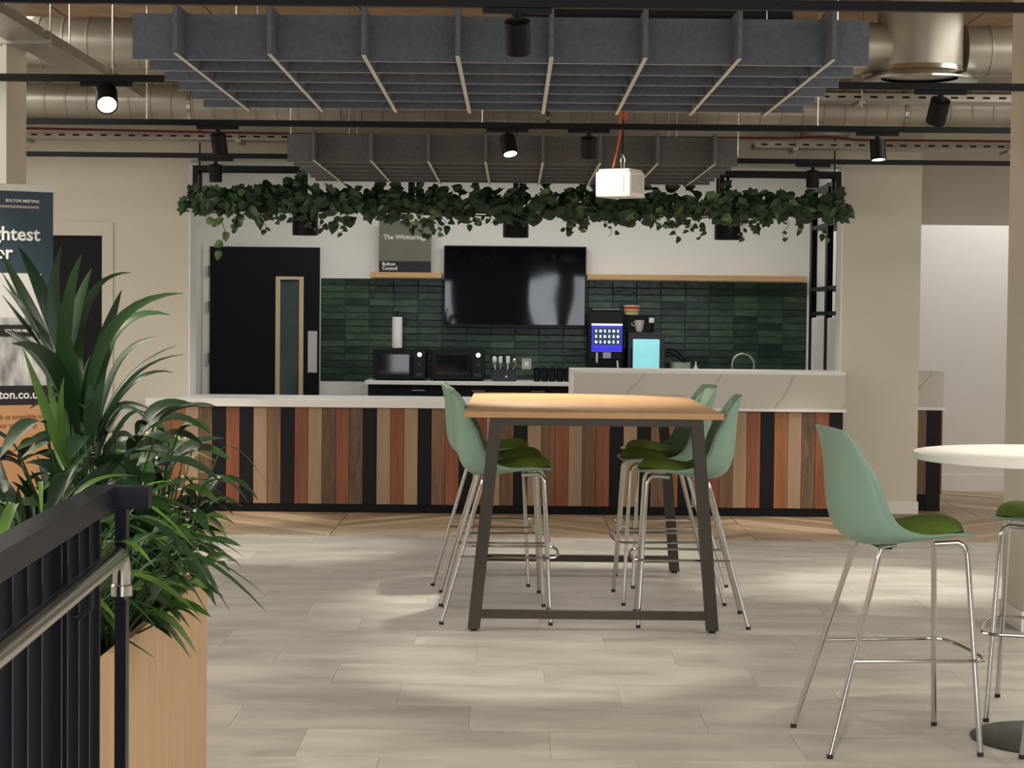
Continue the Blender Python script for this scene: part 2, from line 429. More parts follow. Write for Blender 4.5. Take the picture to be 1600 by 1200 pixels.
TX1 = TX0+ncol*tw
tvL, tvR = P(694, 450, YK).x, P(915, 450, YK).x; tvT, tvB = P(800, 385, YK).z, P(800, 510, YK).z
for r in range(nrow):
    zc = TZ1-th*(r+.5)
    for c in range(ncol):
        xc = TX0+tw*(c+.5)
        if tvL+.02 < xc-tw/2 and xc+tw/2 < tvR-.02 and zc > tvB+.02: continue
        o = link('wall_tile', random.choice(gms), KWALL, (xc, YK-.001, zc))
        o.rotation_euler = (random.uniform(-.02, .02), 0, random.uniform(-.008, .008))
o = link('tile_grout', MB().box(TX0, TX1, YK-.0025, YK-.0005, .9, TZ1).mesh('grout', mat('dark_green_grout', (.05, .078, .058), .9)), KWALL)

# ------------------------------------------------------------------ bar counter
CT = .905       # worktop top
XB0 = P(246, 700, YC).x; XB1 = P(1316.5, 700, YC).x
n = 50; pw = (XB1-XB0)/n
zpb = P(800, 790, YC).z; zpt = P(800, 640, YC).z
bar = thing('bar_counter', 'long bar counter clad in upright planks of mixed wood and black', 'counter', ((XB0+XB1)/2, YC+.3, 0))
part('carcass', MB().box(XB0+.005, XB1-.005, YC+.016, YW-.02, .02, zpt+.003).box(XOL+.03, XOR-.03, YW-.02, YC+.75, .02, zpt+.003), M_black, bar)
part('plinth', MB().box(XB0, XB1, YC+.004, YC+.016, 0, zpb), M_black, bar)
PM = {'n': wood('plank_brown', (.235, .135, .075), (.12, .063, .034), 'Z', 3, .5, 22, .15),
      'g': wood('plank_rustic_brown', (.20, .12, .068), (.075, .04, .022), 'Z', 9, .55, 26, .15),
      'e': wood('plank_beige', (.40, .275, .185), (.335, .225, .145), 'Z', 2, .5, 16, .08),
      'r': wood('plank_red_brown', (.285, .098, .045), (.185, .055, .024), 'Z', 3, .5, 20, .12),
      'o': wood('plank_orange', (.36, .145, .052), (.235, .085, .028), 'Z', 3, .5, 20, .1),
      'k': mat('plank_black', (.006, .0065, .010), .5, var=.15, scale=8, spec=.25)}
seq = list('no'+'egkrkenkr'+'egrgkerekn'+'rkrenkenre'+'nrkeknokern'[:11]+'erkoengrk')
seq = list('noegkrkenkregrgkerek') + list('nrkrenkenren') + list('rkeknokernerk') + list('oegrk')
pmesh = {k: MB().box(-pw/2+.0012, pw/2-.0012, -.010, .010, zpb, zpt, .0015).mesh('plank', m) for k, m in PM.items()}
for i in range(n):
    k = seq[i] if i < len(seq) else 'k'
    o = link('plank', pmesh[k], bar); o.location = (XB0+pw*(i+.5)-bar.location.x, YC+.006-bar.location.y, 0)
wt_ = MB().box(P(228, 620, YC).x, P(892, 620, YC).x-.002, YC-.03, YW-.003, zpt+.004, CT, .003)
wt_.box(XOL+.014, P(892, 620, YC).x-.002, YW-.003, YC+.8, zpt+.004, CT)
wt_.box(P(892, 620, YC).x-.002, XB1+.02, YC-.03, YW-.003, zpt+.004, zpt+.03, .002)
wt_.box(P(892, 620, YC).x-.002, XOR-.014, YW-.003, YC+.8, zpt+.004, zpt+.03)
single('bar_worktop', wt_, M_worktop, 'long white worktop lying on the plank clad bar counter', 'worktop')
# marble upstand
def marble():
    m = bpy.data.materials.new('veined_marble'); m.use_nodes = True; nt = m.node_tree; N = nt.nodes; L = nt.links
    b = N['Principled BSDF']; b.inputs['Roughness'].default_value = .25
    tc = N.new('ShaderNodeTexCoord'); mp = N.new('ShaderNodeMapping'); mp.inputs['Rotation'].default_value = (0, math.radians(-28), 0)
    L.new(tc.outputs['Object'], mp.inputs[0])
    wv = N.new('ShaderNodeTexWave'); wv.inputs['Scale'].default_value = .62; wv.inputs['Distortion'].default_value = 3.2; wv.inputs['Detail'].default_value = 4; wv.inputs['Detail Scale'].default_value = 1.4
    L.new(mp.outputs[0], wv.inputs[0])
    rp = N.new('ShaderNodeValToRGB'); e = rp.color_ramp.elements
    e[0].position = 0; e[0].color = (.44, .42, .385, 1); e[1].position = .006; e[1].color = (.60, .575, .53, 1)
    L.new(wv.outputs['Fac'], rp.inputs[0]); L.new(rp.outputs[0], b.inputs['Base Color'])
    return m
M_marble = marble()
ux0, ux1 = P(891, 600, YC).x, XB1+.012; uz1 = P(1000, 577.5, YC).z
ub = thing('marble_upstand', 'raised marble breakfast ledge standing on the bar worktop', 'ledge', ((ux0+ux1)/2, YC+.1, zpt+.031))
part('front_slab', MB().box(ux0+.03, ux1, YC-.02, YC+.01, zpt+.031, uz1-.03), M_marble, ub)
part('top_slab', MB().box(ux0, ux1, YC-.024, YW-.004, uz1-.03, uz1, .002).box(ux0, XOR-.016, YW-.004, YC+.42, uz1-.03, uz1), M_worktop, ub)
part('side_slab', MB().box(ux0, ux0+.029, YC-.02, YC+.42, zpt+.031, uz1-.031), M_worktop, ub)
part('back_slab', MB().box(ux0+.03, XOR-.016, YC+.36, YC+.39, zpt+.031, uz1-.031), M_worktop, ub)

# end cabinet beside the pillar
x0, x1 = XPR+.004-.02, P(1470, 700, 15.98).x
yc0 = 15.92
ec = thing('end_cabinet', 'narrow plank clad cabinet peeping out behind the white pillar', 'cabinet', ((x0+x1)/2, yc0+.2, 0))
part('carcass', MB().box(x0, x1-.012, yc0+.012, yc0+.5, .0, zpt), M_black, ec)
part('plank', MB().box(x0, P(1447, 700, yc0).x, yc0, yc0+.012, .14, zpt), PM['n'], ec)
part('plank', MB().box(P(1447, 700, yc0).x+.002, x1-.014, yc0, yc0+.012, .0, zpt), PM['k'], ec)
part('plank', MB().box(x1-.012, x1, yc0+.012, yc0+.5, .14, zpt), PM['r'], ec)
part('worktop', MB().box(x0, x1+.02, yc0-.02, yc0+.5, zpt+.002, zpt+.03), M_worktop, ec)
part('marble_upstand', MB().box(x0, x1+.0, yc0-.01, yc0+.5, zpt+.031, uz1-.01), M_marble, ec)

# ------------------------------------------------------------------ kitchen back run
KT = .93; KF = 19.18
kx0 = P(570, 600, KF).x
for i in range(7):
    xa = kx0+.03+i*.6; xb = min(xa+.598, 3.09)
    if xb-xa < .2: continue
    cb = thing('base_cabinet', 'black base cabinet under the white back worktop', 'cabinet', ((xa+xb)/2, KF+.3, 0), group='black base cabinets along the tiled wall')
    part('body', MB().box(xa, xb, KF+.04, YK-.02, 0.0, KT-.045), M_black, cb)
    d = part('door', MB().box(xa+.002, xb-.002, KF+.02, KF+.039, .12, KT-.05, .001), M_blackdoor, cb)
    part('handle', MB().box(xb-.16, xb-.03, KF+.008, KF+.019, KT-.1, KT-.09), M_steel, d)
single('back_worktop', MB().box(kx0, 3.09, KF, YK-.012, KT-.04, KT, .003), M_worktop, 'white worktop along the green tiled kitchen wall', 'worktop')

# TV
tv = thing('television', 'large black flat television mounted on the green tiled wall', 'television', ((tvL+tvR)/2, YK-.05, tvB))
part('housing', MB().box(tvL, tvR, YK-.095, YK-.032, tvB, tvT, .006), M_darkpl, tv)
def tvscreen():
    m = bpy.data.materials.new('television_screen'); m.use_nodes = True; nt = m.node_tree; N = nt.nodes; L = nt.links
    b = N['Principled BSDF']; b.inputs['Base Color'].default_value = (.003, .004, .006, 1); b.inputs['Roughness'].default_value = .03
    tc = N.new('ShaderNodeTexCoord'); nz = N.new('ShaderNodeTexNoise'); nz.inputs['Scale'].default_value = 1.6; nz.inputs['Detail'].default_value = 0
    bp = N.new('ShaderNodeBump'); bp.inputs['Strength'].default_value = .07; bp.inputs['Distance'].default_value = .05
    L.new(tc.outputs['Object'], nz.inputs[0]); L.new(nz.outputs[0], bp.inputs['Height']); L.new(bp.outputs[0], b.inputs['Normal'])
    return m
part('screen', MB().box(tvL+.012, tvR-.012, YK-.0965, YK-.0952, tvB+.02, tvT-.012), tvscreen(), tv)
part('bezel', MB().box(tvL+.001, tvR-.001, YK-.099, YK-.0952, tvB+.002, tvB+.018), M_darkpl, tv)
part('wall_bracket', MB().box((tvL+tvR)/2-.2, (tvL+tvR)/2+.2, YK-.0319, YK-.012, tvB+.2, tvT-.2), M_black, tv)

# oak wall shelves
s0, s1 = P(579, 430, YK-.2), P(690, 430, YK-.2)
shz0, shz1 = P(634, 434, YK-.2).z, P(634, 425.5, YK-.2).z
single('wall_shelf', MB().box(s0.x, s1.x, YK-.2, YK-.012, shz0, shz1, .002), M_shelfw, 'short pale oak wall shelf carrying the grey sign', 'shelf')
s0, s1 = P(919, 434, YK-.2), P(1261, 438, YK-.2)
single('wall_shelf', MB().box(tvR+.012, s1.x, YK-.2, YK-.012, shz0, shz1, .002), M_shelfw, 'long pale oak wall shelf running from the television to the black rack', 'shelf')

# sign on the short shelf
ys = YK-.13
g0, g1 = P(592, 424, ys), P(674, 346, ys)
sg = thing('direction_sign', 'grey direction sign with white lettering and black foot band on the short oak shelf', 'sign', ((g0.x+g1.x)/2, ys, shz1+.001))
zb1 = P(634, 408, ys).z
part('panel', MB().box(g0.x, g1.x, ys-.004, ys+.008, zb1, g1.z), mat('sign_grey_green', (.145, .15, .115), .5, var=.05), sg)
part('foot_band', MB().box(g0.x, g1.x, ys-.005, ys+.008, shz1+.001, zb1), mat('sign_navy_black', (.008, .010, .018), .4), sg)
M_txt = mat('white_print', (.8, .8, .76), .6)
tp = P(599, 373.5, ys)
text_part('lettering', 'The Whitterings', .066, Matrix.Translation((tp.x, ys-.0052, tp.z)) @ FRONT, M_txt, sg, bold=.0012)
tp = P(664, 372, ys)
ar = MB(); z0 = tp.z
ar.prism([(tp.x-.03, ys-.0058, z0+.01), (tp.x+.03, ys-.0058, z0+.01), (tp.x, ys-.0058, z0+.045)], (0, .0016, 0)).box(tp.x-.008, tp.x+.008, ys-.0058, ys-.0042, z0-.025, z0+.012)
part('arrow', ar, M_txt, sg)
for s_, yy in (('Bolton', 414.2), ('Council', 421)):
    tp = P(597, yy, ys); text_part('lettering', s_, .050, Matrix.Translation((tp.x, ys-.0062, tp.z-.003)) @ FRONT, M_txt, sg, bold=.001)

# microwaves
M_disp = mat('lit_display', (.05, .05, .08), .3, emit=(.75, .82, 1), estr=3)
def microwave(xa, xb, label):
    yf = KF+.06; z0 = KT+.012; z1 = z0+.30
    t_ = thing('microwave', label, 'microwave', ((xa+xb)/2, yf+.18, KT+.001), group='black microwaves on the back worktop')
    part('casing', MB().box(xa, xb, yf, yf+.38, z0, z1, .008), M_darkpl, t_)
    xd = xa+(xb-xa)*.76
    d = part('door', MB().box(xa+.006, xd, yf-.022, yf-.001, z0+.006, z1-.006, .004), M_darkpl, t_)
    part('door_window', MB().box(xa+.05, xd-.04, yf-.0242, yf-.0225, z0+.05, z1-.05), M_gloss, d)
    part('door_handle', MB().tube([(xd-.018, yf-.024, z0+.05), (xd-.018, yf-.045, z0+.07), (xd-.018, yf-.045, z1-.07), (xd-.018, yf-.024, z1-.05)], .006, 8), M_darkpl, d)
    part('control_panel', MB().box(xd+.003, xb-.004, yf-.012, yf-.001, z0+.006, z1-.006, .002), mat('panel_black', (.008, .008, .011), .3, spec=.3), t_)
    xm = (xd+xb)/2
    part('display', MB().lathe((xm, yf-.0125, z1-.05), [(.022, 0), (.022, -.002)], 14, 'Y'), M_disp, t_)
    part('dial', MB().lathe((xm, yf-.012, z0+.15), [(.02, 0), (.018, -.02)], 16, 'Y'), M_greypl, t_)
    part('open_button', MB().box(xm-.035, xm+.035, yf-.017, yf-.0125, z0+.03, z0+.065, .002), M_greypl, t_)
    for sx in (xa+.04, xb-.04): part('foot', MB().lathe((sx, yf+.06, KT+.001), [(.014, 0), (.014, .011)], 10), M_rubber, t_)
    return z1
mz = microwave(P(582, 570, KF).x, P(665, 570, KF).x, 'black microwave with the kitchen roll standing on top')
microwave(P(673, 570, KF).x, P(757, 570, KF).x, 'black microwave beside the cutlery caddy')
p = P(620.5, 548, KF+.25)
kr = thing('kitchen_roll', 'white kitchen roll on a black stand on the microwave', 'kitchen roll', (p.x, KF+.25, mz+.001))
part('stand', MB().lathe((p.x, KF+.25, mz+.001), [(.075, 0), (.075, .008), (.01, .010), (.01, .37), (.014, .372), (.012, .385)], 20), M_black, kr, True)
part('paper_roll', MB().lathe((p.x, KF+.25, mz+.013), [(.016, 0), (.05, 0), (.051, .02), (.051, .29), (.049, .312), (.016, .312)], 28), mat('white_paper', (.85, .85, .84), .9), kr, True)

# cutlery caddy with utensils
cx = P(788, 590, KF+.12).x; cy = KF+.12
cc = thing('cutlery_caddy', 'dark cutlery caddy beside the microwave', 'caddy', (cx, cy, KT+.001))
cad = MB()
for (a0, a1, b0, b1) in ((-.12, .12, -.06, -.054), (-.12, .12, .054, .06), (-.12, -.114, -.054, .054), (.114, .12, -.054, .054), (-.003, .003, -.054, .054)):
    cad.box(cx+a0, cx+a1, cy+b0, cy+b1, KT+.001, KT+.12)
cad.box(cx-.114, cx+.114, cy-.054, cy+.054, KT+.001, KT+.006)
part('box', cad, M_greypl, cc)
part('badge', MB().lathe((cx+.02, cy-.0602, KT+.05), [(.011, 0), (.010, -.003)], 12, 'Y'), M_whitepl, cc)
def spoon(x, tilt, hgt, kind):
    u = MB(); zb = KT+.01; x2 = x+tilt
    u.tube([(x, cy, zb), ((x+x2)/2, cy, zb+hgt*.5), (x2, cy, zb+hgt*.75)], .006, 7)
    if kind == 's': u.lathe((x2, cy, zb+hgt*.72), [(.004, 0), (.022, .025), (.026, .05), (.018, .075), (.003, .085)], 12)
    else: u.box(x2-.02, x2+.02, cy-.004, cy+.004, zb+hgt*.72, zb+hgt*1.02, .003)
    return u
for i, (dx, tl, h_, k, lab) in enumerate([(-.08, -.02, .22, 's', 'white spoon leaning in the cutlery caddy'), (-.04, .0, .24, 'b', 'steel spatula upright in the cutlery caddy'), (.03, .005, .24, 'b', 'pale spatula in the middle of the cutlery caddy'), (.07, .03, .20, 's', 'steel ladle leaning out of the cutlery caddy')]):
    single('kitchen_utensil', spoon(cx+dx, tl, h_, k), (M_whitepl, M_steel, M_whitepl, M_chrome)[i], lab, 'utensil', True, 'utensils in the cutlery caddy')
# socket plate
q0, q1 = P(815, 577, YK), P(830.5, 560, YK)
sk = thing('wall_socket', 'square satin switch plate on the green tiles', 'socket', ((q0.x+q1.x)/2, YK-.015, q0.z))
part('plate', MB().box(q0.x, q1.x, YK-.019, YK-.0105, q0.z, q1.z, .002), mat('satin_grey_plate', (.42, .43, .40), .4, .2), sk)
part('rocker', MB().box(q0.x+.03, q1.x-.03, YK-.022, YK-.0192, q0.z+.035, q1.z-.035, .001), M_whitepl, sk)
# black jars in a rack
jx0 = P(833, 590, KF+.15).x; jx1 = P(893, 590, KF+.15).x
nj = 5; jw = (jx1-jx0)/nj
for i in range(nj):
    jx = jx0+jw*(i+.5)
    j = thing('black_canister', 'black canister in the row next to the marble ledge', 'canister', (jx, KF+.15, KT+.001), group='row of black canisters')
    part('body', MB().lathe((jx, KF+.15, KT+.001), [(jw*.42, 0), (jw*.45, .01), (jw*.45, .105), (jw*.42, .112)], 16), M_darkpl, j, True)
    part('lid', MB().lathe((jx, KF+.15, KT+.1135), [(jw*.46, 0), (jw*.46, .02), (jw*.12, .024), (jw*.12, .034)], 16), M_black, j, True)

# coffee machine
yf = KF+.08
m0, m1 = P(919, 577, yf), P(974.5, 486, yf)
cm = thing('coffee_machine', 'black bean to cup coffee machine with a glowing blue touch screen', 'coffee machine', ((m0.x+m1.x)/2, yf+.2, KT+.001))
sz0, sz1 = P(946, 546, yf).z, P(946, 509, yf).z
part('housing', MB().box(m0.x, m1.x, yf, yf+.45, sz0-.10, m1.z, .01).box(m0.x, m1.x, yf+.16, yf+.45, KT+.001, sz0-.1), M_darkpl, cm)
part('drip_tray', MB().box(m0.x+.01, m1.x-.01, yf-.02, yf+.158, KT+.001, KT+.05, .004), M_greypl, cm)
M_blue = mat('blue_screen', (.0, .0, .05), .2, emit=(.02, .015, .9), estr=1.2)
scr = part('touch_screen', MB().box(m0.x+.03, m1.x-.012, yf-.02, yf-.001, sz0, sz1, .003), mat('screen_blue_frame', (.01, .01, .1), .2, emit=(.01, .006, .7), estr=.8), cm)
part('screen_display', MB().box(m0.x+.048, m1.x-.026, yf-.0225, yf-.0205, sz0+.045, sz1-.02), mat('screen_dark', (.0, .0, .01), .2, emit=(.002, .002, .04), estr=1), scr)
M_icon = mat('screen_icons', (.1, .1, .1), .3, emit=(.45, .85, 1), estr=1.6)
ix0, ix1 = m0.x+.075, m1.x-.055
for r in range(3):
    for c in range(6):
        xx = ix0+(ix1-ix0)*c/5; zz = sz0+.075+r*.055
        if (r+c) % 3 == 0: b = MB().lathe((xx, yf-.0226, zz), [(.014, 0), (.012, -.002)], 12, 'Y')
        else: b = MB().box(xx-.008, xx+.008, yf-.025, yf-.0226, zz-.014, zz+.014, .002)
        part('icon', b, M_icon, scr)
part('light_bar', MB().box(m0.x+.03, m1.x-.012, yf-.022, yf-.004, sz1+.004, sz1+.02), mat('screen_top_bar', (.5, .5, .5), .3, emit=(.9, .92, 1), estr=1.6), scr)
part('blue_sill', MB().box(m0.x+.03, m1.x-.012, yf-.024, yf-.001, sz0-.022, sz0-.002), M_blue, scr)
part('spout', MB().box((m0.x+m1.x)/2-.03, (m0.x+m1.x)/2+.05, yf-.05, yf-.001, sz0-.09, sz0-.03, .006), mat('lilac_grey_plastic', (.42, .42, .58), .4), cm)
part('milk_pipe', MB().tube([(m0.x+.085, yf-.02, sz0-.03), (m0.x+.085, yf-.02, sz0-.13)], .009, 8), M_whitepl, cm)
part('milk_pipe', MB().tube([(m1.x-.06, yf-.02, sz0-.11), (m1.x-.04, yf-.02, sz0-.3)], .009, 8), M_whitepl, cm)
part('bean_hopper', MB().box(m0.x+.03, m1.x-.03, yf+.05, yf+.4, m1.z, m1.z+.03, .008), mat('smoky_plastic', (.03, .03, .034), .15), cm)
# milk fridge
f0, f1 = P(981, 577, yf), P(1039, 520.5, yf)
mf = thing('milk_fridge', 'grey counter-top milk fridge with a lit cyan glass door', 'fridge', ((f0.x+f1.x)/2, yf+.2, KT+.001))
part('cabinet', MB().box(f0.x, f1.x, yf, yf+.42, KT+.001, f1.z, .006), M_greypl, mf)
g0_, g1_ = P(988.5, 576, yf).x, P(1030, 576, yf).x; gz = P(1010, 530, yf).z
part('glass_door', MB().box(g0_, g1_, yf-.012, yf-.001, KT+.06, gz, .003), mat('lit_cyan_glass', (.2, .5, .52), .15, var=.2, scale=4, emit=(.25, .66, .70), estr=.62), mf)
part('door_handle', MB().box(g0_-.018, g0_-.006, yf-.022, yf-.001, KT+.1, gz-.08, .003), M_darkpl, mf)
# cup station on the fridge
c0, c1 = P(980, 520, yf+.06), P(1022.5, 492.5, yf+.06)
ct = thing('cup_station', 'black open box on the milk fridge', 'box', ((c0.x+c1.x)/2, yf+.15, f1.z+.001))
zt = c1.z; zf = f1.z+.001
part('shelf_box', MB().box(c0.x, c1.x, yf+.2, yf+.21, zf, zt).box(c0.x, c0.x+.01, yf+.05, yf+.2, zf, zt).box(c1.x-.01, c1.x, yf+.05, yf+.2, zf, zt).box(c0.x+.01, c1.x-.01, yf+.05, yf+.2, zt-.01, zt).box(c0.x+.01, c1.x-.01, yf+.05, yf+.2, zf, zf+.008), M_darkpl, ct)
part('price_tag', MB().box(c1.x-.055, c1.x-.004, yf+.045, yf+.049, zt-.075, zt-.025), M_whitepl, ct)
cupx = P(999, 510, yf+.1).x
cu_ = thing('cup', 'white cup in the black box on the milk fridge', 'cup', (cupx, yf+.12, zf+.009))
part('bowl', MB().lathe((cupx, yf+.12, zf+.009), [(.03, 0), (.034, .01), (.052, .09), (.060, .118), (.056, .118), (.045, .06), (.02, .012)], 24), M_whitepl, cu_, True)
part('handle', MB().tube([(cupx-.05, yf+.115, zf+.11), (cupx-.075, yf+.11, zf+.105), (cupx-.078, yf+.11, zf+.08), (cupx-.048, yf+.115, zf+.065)], .006, 8), M_whitepl, cu_, True)
tx = P(987, 490, yf+.12).x
tb = thing('food_tub', 'cream tub with a red emblem on the black box above the fridge', 'tub', (tx, yf+.12, zt+.001))
part('tub', MB().lathe((tx, yf+.12, zt+.001), [(.066, 0), (.07, .01), (.082, .085), (.084, .09), (.084, .096), (.02, .098)], 28), mat('cream_carton', (.74, .68, .42), .6), tb, True)
part('emblem', MB().lathe((tx, yf+.12, zt+.058), [(.0785, 0), (.0822, .03)], 28, caps=False), mat('red_print', (.55, .06, .03), .6), tb)
part('stripe', MB().lathe((tx, yf+.12, zt+.03), [(.075, 0), (.077, .014)], 28, caps=False), mat('orange_print', (.65, .30, .12), .6), tb)
# dish rack with pans
dx = P(1060, 575, KF+.2).x; dy = KF+.22
zr = P(1057, 566, dy).z
pz = KT+.001
dr = thing('dish_rack', 'steel dish rack beside the milk fridge', 'dish rack', (dx, dy, pz))
b = MB()
for z_ in (pz+.006, pz+.10): b.tube([(dx-.15, dy-.12, z_), (dx+.15, dy-.12, z_), (dx+.15, dy+.12, z_), (dx-.15, dy+.12, z_), (dx-.15, dy-.12, z_)], .005, 6)
for sx in (-.15, .15):
    for sy in (-.12, .12): b.tube([(dx+sx, dy+sy, pz), (dx+sx, dy+sy, pz+.1)], .005, 6)
for k in range(7): b.tube([(dx-.13+.043*k, dy-.12, pz+.006), (dx-.13+.043*k, dy+.12, pz+.006)], .003, 5)
part('wire_frame', b, M_steel, dr, True)
pa = thing('saucepan', 'pale saucepan with black handles drying in the dish rack', 'pan', (dx+.02, dy, pz+.012))
part('bowl', MB().lathe((dx+.02, dy, pz+.012), [(.08, 0), (.1, .02), (.105, zr-pz-.02), (.108, zr-pz-.012), (.1, zr-pz-.014), (.09, .03), (.05, .01)], 28), mat('enamel_grey', (.5, .55, .5), .35), pa, True)
part('handle', MB().tube([P(1072, 567, dy), P(1066, 557, dy), P(1056, 548, dy), P(1042, 544.5, dy)], .011, 8), M_darkpl, pa, True)
part('handle', MB().tube([P(1068, 567, dy-.03), P(1058, 557, dy-.03), P(1041, 549, dy-.03)], .010, 8), M_darkpl, pa, True)
bx = P(1087, 575, dy).x; bz = P(1087, 566.5, dy).z
bo = thing('soap_bottle', 'small white soap bottle by the sink', 'bottle', (bx, dy, KT+.001))
part('body', MB().lathe((bx, dy, KT+.001), [(.022, 0), (.024, .01), (.024, (bz-KT)*.7), (.012, (bz-KT)*.82), (.012, (bz-KT)*.9)], 16), M_whitepl, bo, True)
part('pump', MB().lathe((bx, dy, KT+.001+(bz-KT)*.9), [(.006, 0), (.006, .02), (.012, .021), (.012, .03)], 10), M_whitepl, bo, True)
# tap
ty = YK-.12; ta, tb_ = P(1143.5, 577, ty), P(1177.5, 573, ty); tt = P(1160, 552.5, ty).z; rr = (tb_.x-ta.x)/2
tp_ = thing('kitchen_tap', 'chrome swan neck tap behind the marble ledge', 'tap', (ta.x, ty, KT+.001))
pts = [(ta.x, ty, KT+.03), (ta.x, ty, tt-rr)]+[(ta.x+rr-rr*math.cos(PI*k/10), ty, tt-rr+rr*math.sin(PI*k/10)) for k in range(1, 11)]+[(tb_.x, ty, tt-rr-.05)]
part('spout', MB().tube(pts, .012, 10), M_chrome, tp_, True)
part('base', MB().lathe((ta.x, ty, KT+.001), [(.03, 0), (.03, .03), (.02, .045)], 16), M_chrome, tp_, True)
part('lever', MB().tube([(ta.x+.02, ty, KT+.05), (ta.x+.08, ty, KT+.07)], .007, 8), M_chrome, tp_, True)

# ------------------------------------------------------------------ black rack at the right of the opening
rk = thing('metal_rack', 'tall black metal rack standing at the sink end of the kitchenette', 'rack', (2.87, 16.9, 0))
posts = [17.75, 16.87, 16.02]
xr0, xr1 = 2.745, 3.04
for yy in posts:
    for xx in (xr0, xr1-.05): part('post', MB().box(xx, xx+.05, yy-.06, yy+.06, 0, 2.78), M_black, rk)
for z_ in (1.02, 1.62, 1.84, 2.40, 2.74):
    part('shelf', MB().box(xr0+.004, xr1-.004, posts[2]-.02, posts[0]+.02, z_, z_+.035), M_black, rk)
for i, (ya, yb_) in enumerate(((posts[1]+.07, posts[0]-.07), (posts[2]+.07, posts[1]-.07))):
    o = single('storage_box', MB().box(xr0+.005, xr1-.08, ya, yb_, 1.056, 1.60, .01), M_whitepl, ('white upright box on the black rack, the one deeper in the kitchenette', 'white upright box on the black rack, the one next to the bar opening')[i], 'box')

# ------------------------------------------------------------------ hanging black frame over the bar
FY0, FY1 = 15.42, YW-.02
fl, frr = P(301, 268, FY0).x, P(1315, 278, FY0).x
fz1 = P(800, 263, FY0).z; fz0 = P(800, 332, FY0).z
hf = thing('hanging_frame', 'black metal box frame hung above the bar carrying the ivy', 'frame', ((fl+frr)/2, (FY0+FY1)/2, fz0))
t = .042
for z_ in (fz1-t, fz0):
    part('rail', MB().box(fl, frr, FY0, FY0+t, z_, z_+t), M_black, hf)
    part('rail', MB().box(fl, frr, FY1-t, FY1, z_, z_+t), M_black, hf)
    for xx in (fl, frr-t): part('cross_rail', MB().box(xx, xx+t, FY0+t, FY1-t, z_, z_+t), M_black, hf)
px = [fl, P(468, 280, FY0).x, P(638, 280, FY0).x, P(806, 280, FY0).x-.02, P(972, 280, FY0).x, P(1124, 280, FY0).x, frr-t]
for xx in px:
    for yy in (FY0, FY1-t): part('post', MB().box(xx, xx+t, yy, yy+t, fz0+t, fz1-t), M_black, hf)
for xx in (fl, 0, frr-t): part('hanger', MB().tube([(xx+t/2, FY1-t/2, fz1), (xx+t/2, FY1-t/2, CEIL)], .006, 6), M_black, hf)
# pendant downlights under the frame
for i, xpx in enumerate((477, 806, 1136.5)):
    yp = (FY0+FY1)/2; c = P(xpx, 350, yp); zb_ = P(xpx, (367.5, 371, 374.5)[i], yp).z
    d = thing('pendant_downlight', ('black cylinder downlight hanging from the ivy frame above the kitchen door side', 'black cylinder downlight hanging from the ivy frame above the television', 'black cylinder downlight hanging from the ivy frame above the sink side')[i], 'downlight', (c.x, yp, zb_), group='downlights under the ivy frame')
    part('housing', MB().lathe((c.x, yp, zb_), [(.085, 0.0), (.104, 0.0), (.104, .235), (.03, .24)], 28), M_black, d, True)
    part('stem', MB().tube([(c.x, yp, zb_+.24), (c.x, yp, fz1-t)], .012, 8), M_black, d)
    part('lens', MB().lathe((c.x, yp, zb_+.004), [(.083, 0), (.083, .004)], 24), mat('warm_lens', (.6, .6, .55), .4, emit=(1, .9, .72), estr=3), d)
    spot((c.x, yp, zb_-.02), 20, 120, .8, NEUT, (c.x, yp, 0), .08)

# ------------------------------------------------------------------ ivy garland
LEAFG = [mat('ivy_dark', (.012, .040, .016), .45, var=.3, scale=14, objvar=.35), mat('ivy_mid', (.022, .066, .020), .4, var=.3, scale=14, objvar=.3), mat('ivy_light', (.09, .15, .05), .4, var=.3, scale=14, objvar=.25)]
def ivy_shape(s=1.0, kind=0):
    out = [(0, 0), (.26, -.10), (.50, .12), (.36, .34), (.44, .60), (.20, .66), (0, 1.0), (-.20, .66), (-.44, .60), (-.36, .34), (-.50, .12), (-.26, -.10)]
    if kind == 1: out = [(0, 0), (.28, .02), (.42, .28), (.32, .62), (0, 1.05), (-.32, .62), (-.42, .28), (-.28, .02)]
    return [(x*s, y*s) for x, y in out]
def ivy_mesh(kind, m):
    b = MB(); pts = ivy_shape(1, kind); c = b.bm.verts.new((0, .35, .05))
    vs = [b.bm.verts.new((x, y, -abs(x)*.35-.12*max(0, y-.5))) for x, y in pts]
    for k in range(len(vs)): b.bm.faces.new((c, vs[k], vs[(k+1) % len(vs)]))
    return b.mesh('ivy_leaf', m)
IM = [(ivy_mesh(k, m)) for k in (0, 1) for m in LEAFG]
yg = FY0-.04
gl, gr = P(290, 320, yg).x, P(1322, 330, yg).x
zg = P(800, 325, yg).z
ivy = thing('ivy_garland', 'long dark green ivy garland wound along the hanging black frame', 'garland', ((gl+gr)/2, yg, zg-.12))
rng = random.Random(3)
stems = MB()
for s_ in range(5):
    pts = []
    for k in range(60):
        x = gl+(gr-gl)*k/59; pts.append((x, yg+.05*math.sin(k*.9+s_)-.02, zg+.05*math.sin(k*.53+s_*1.7)+.02*math.cos(k*1.3)))
    stems.tube(pts, .006, 5)
spec = []
for k in range(980):
    x = rng.uniform(gl, gr); edge = 1-.35*(abs((x-(gl+gr)/2)/((gr-gl)/2))**6)
    dz = rng.gauss(0, .062)*edge; dy = rng.uniform(-.13, .06)
    s = rng.uniform(.065, .125); li = rng.random()
    spec.append((x, yg+dy, zg+dz+.03, s, 0 if li < .62 else (1 if li < .93 else 2), rng.randint(0, 1), rng))
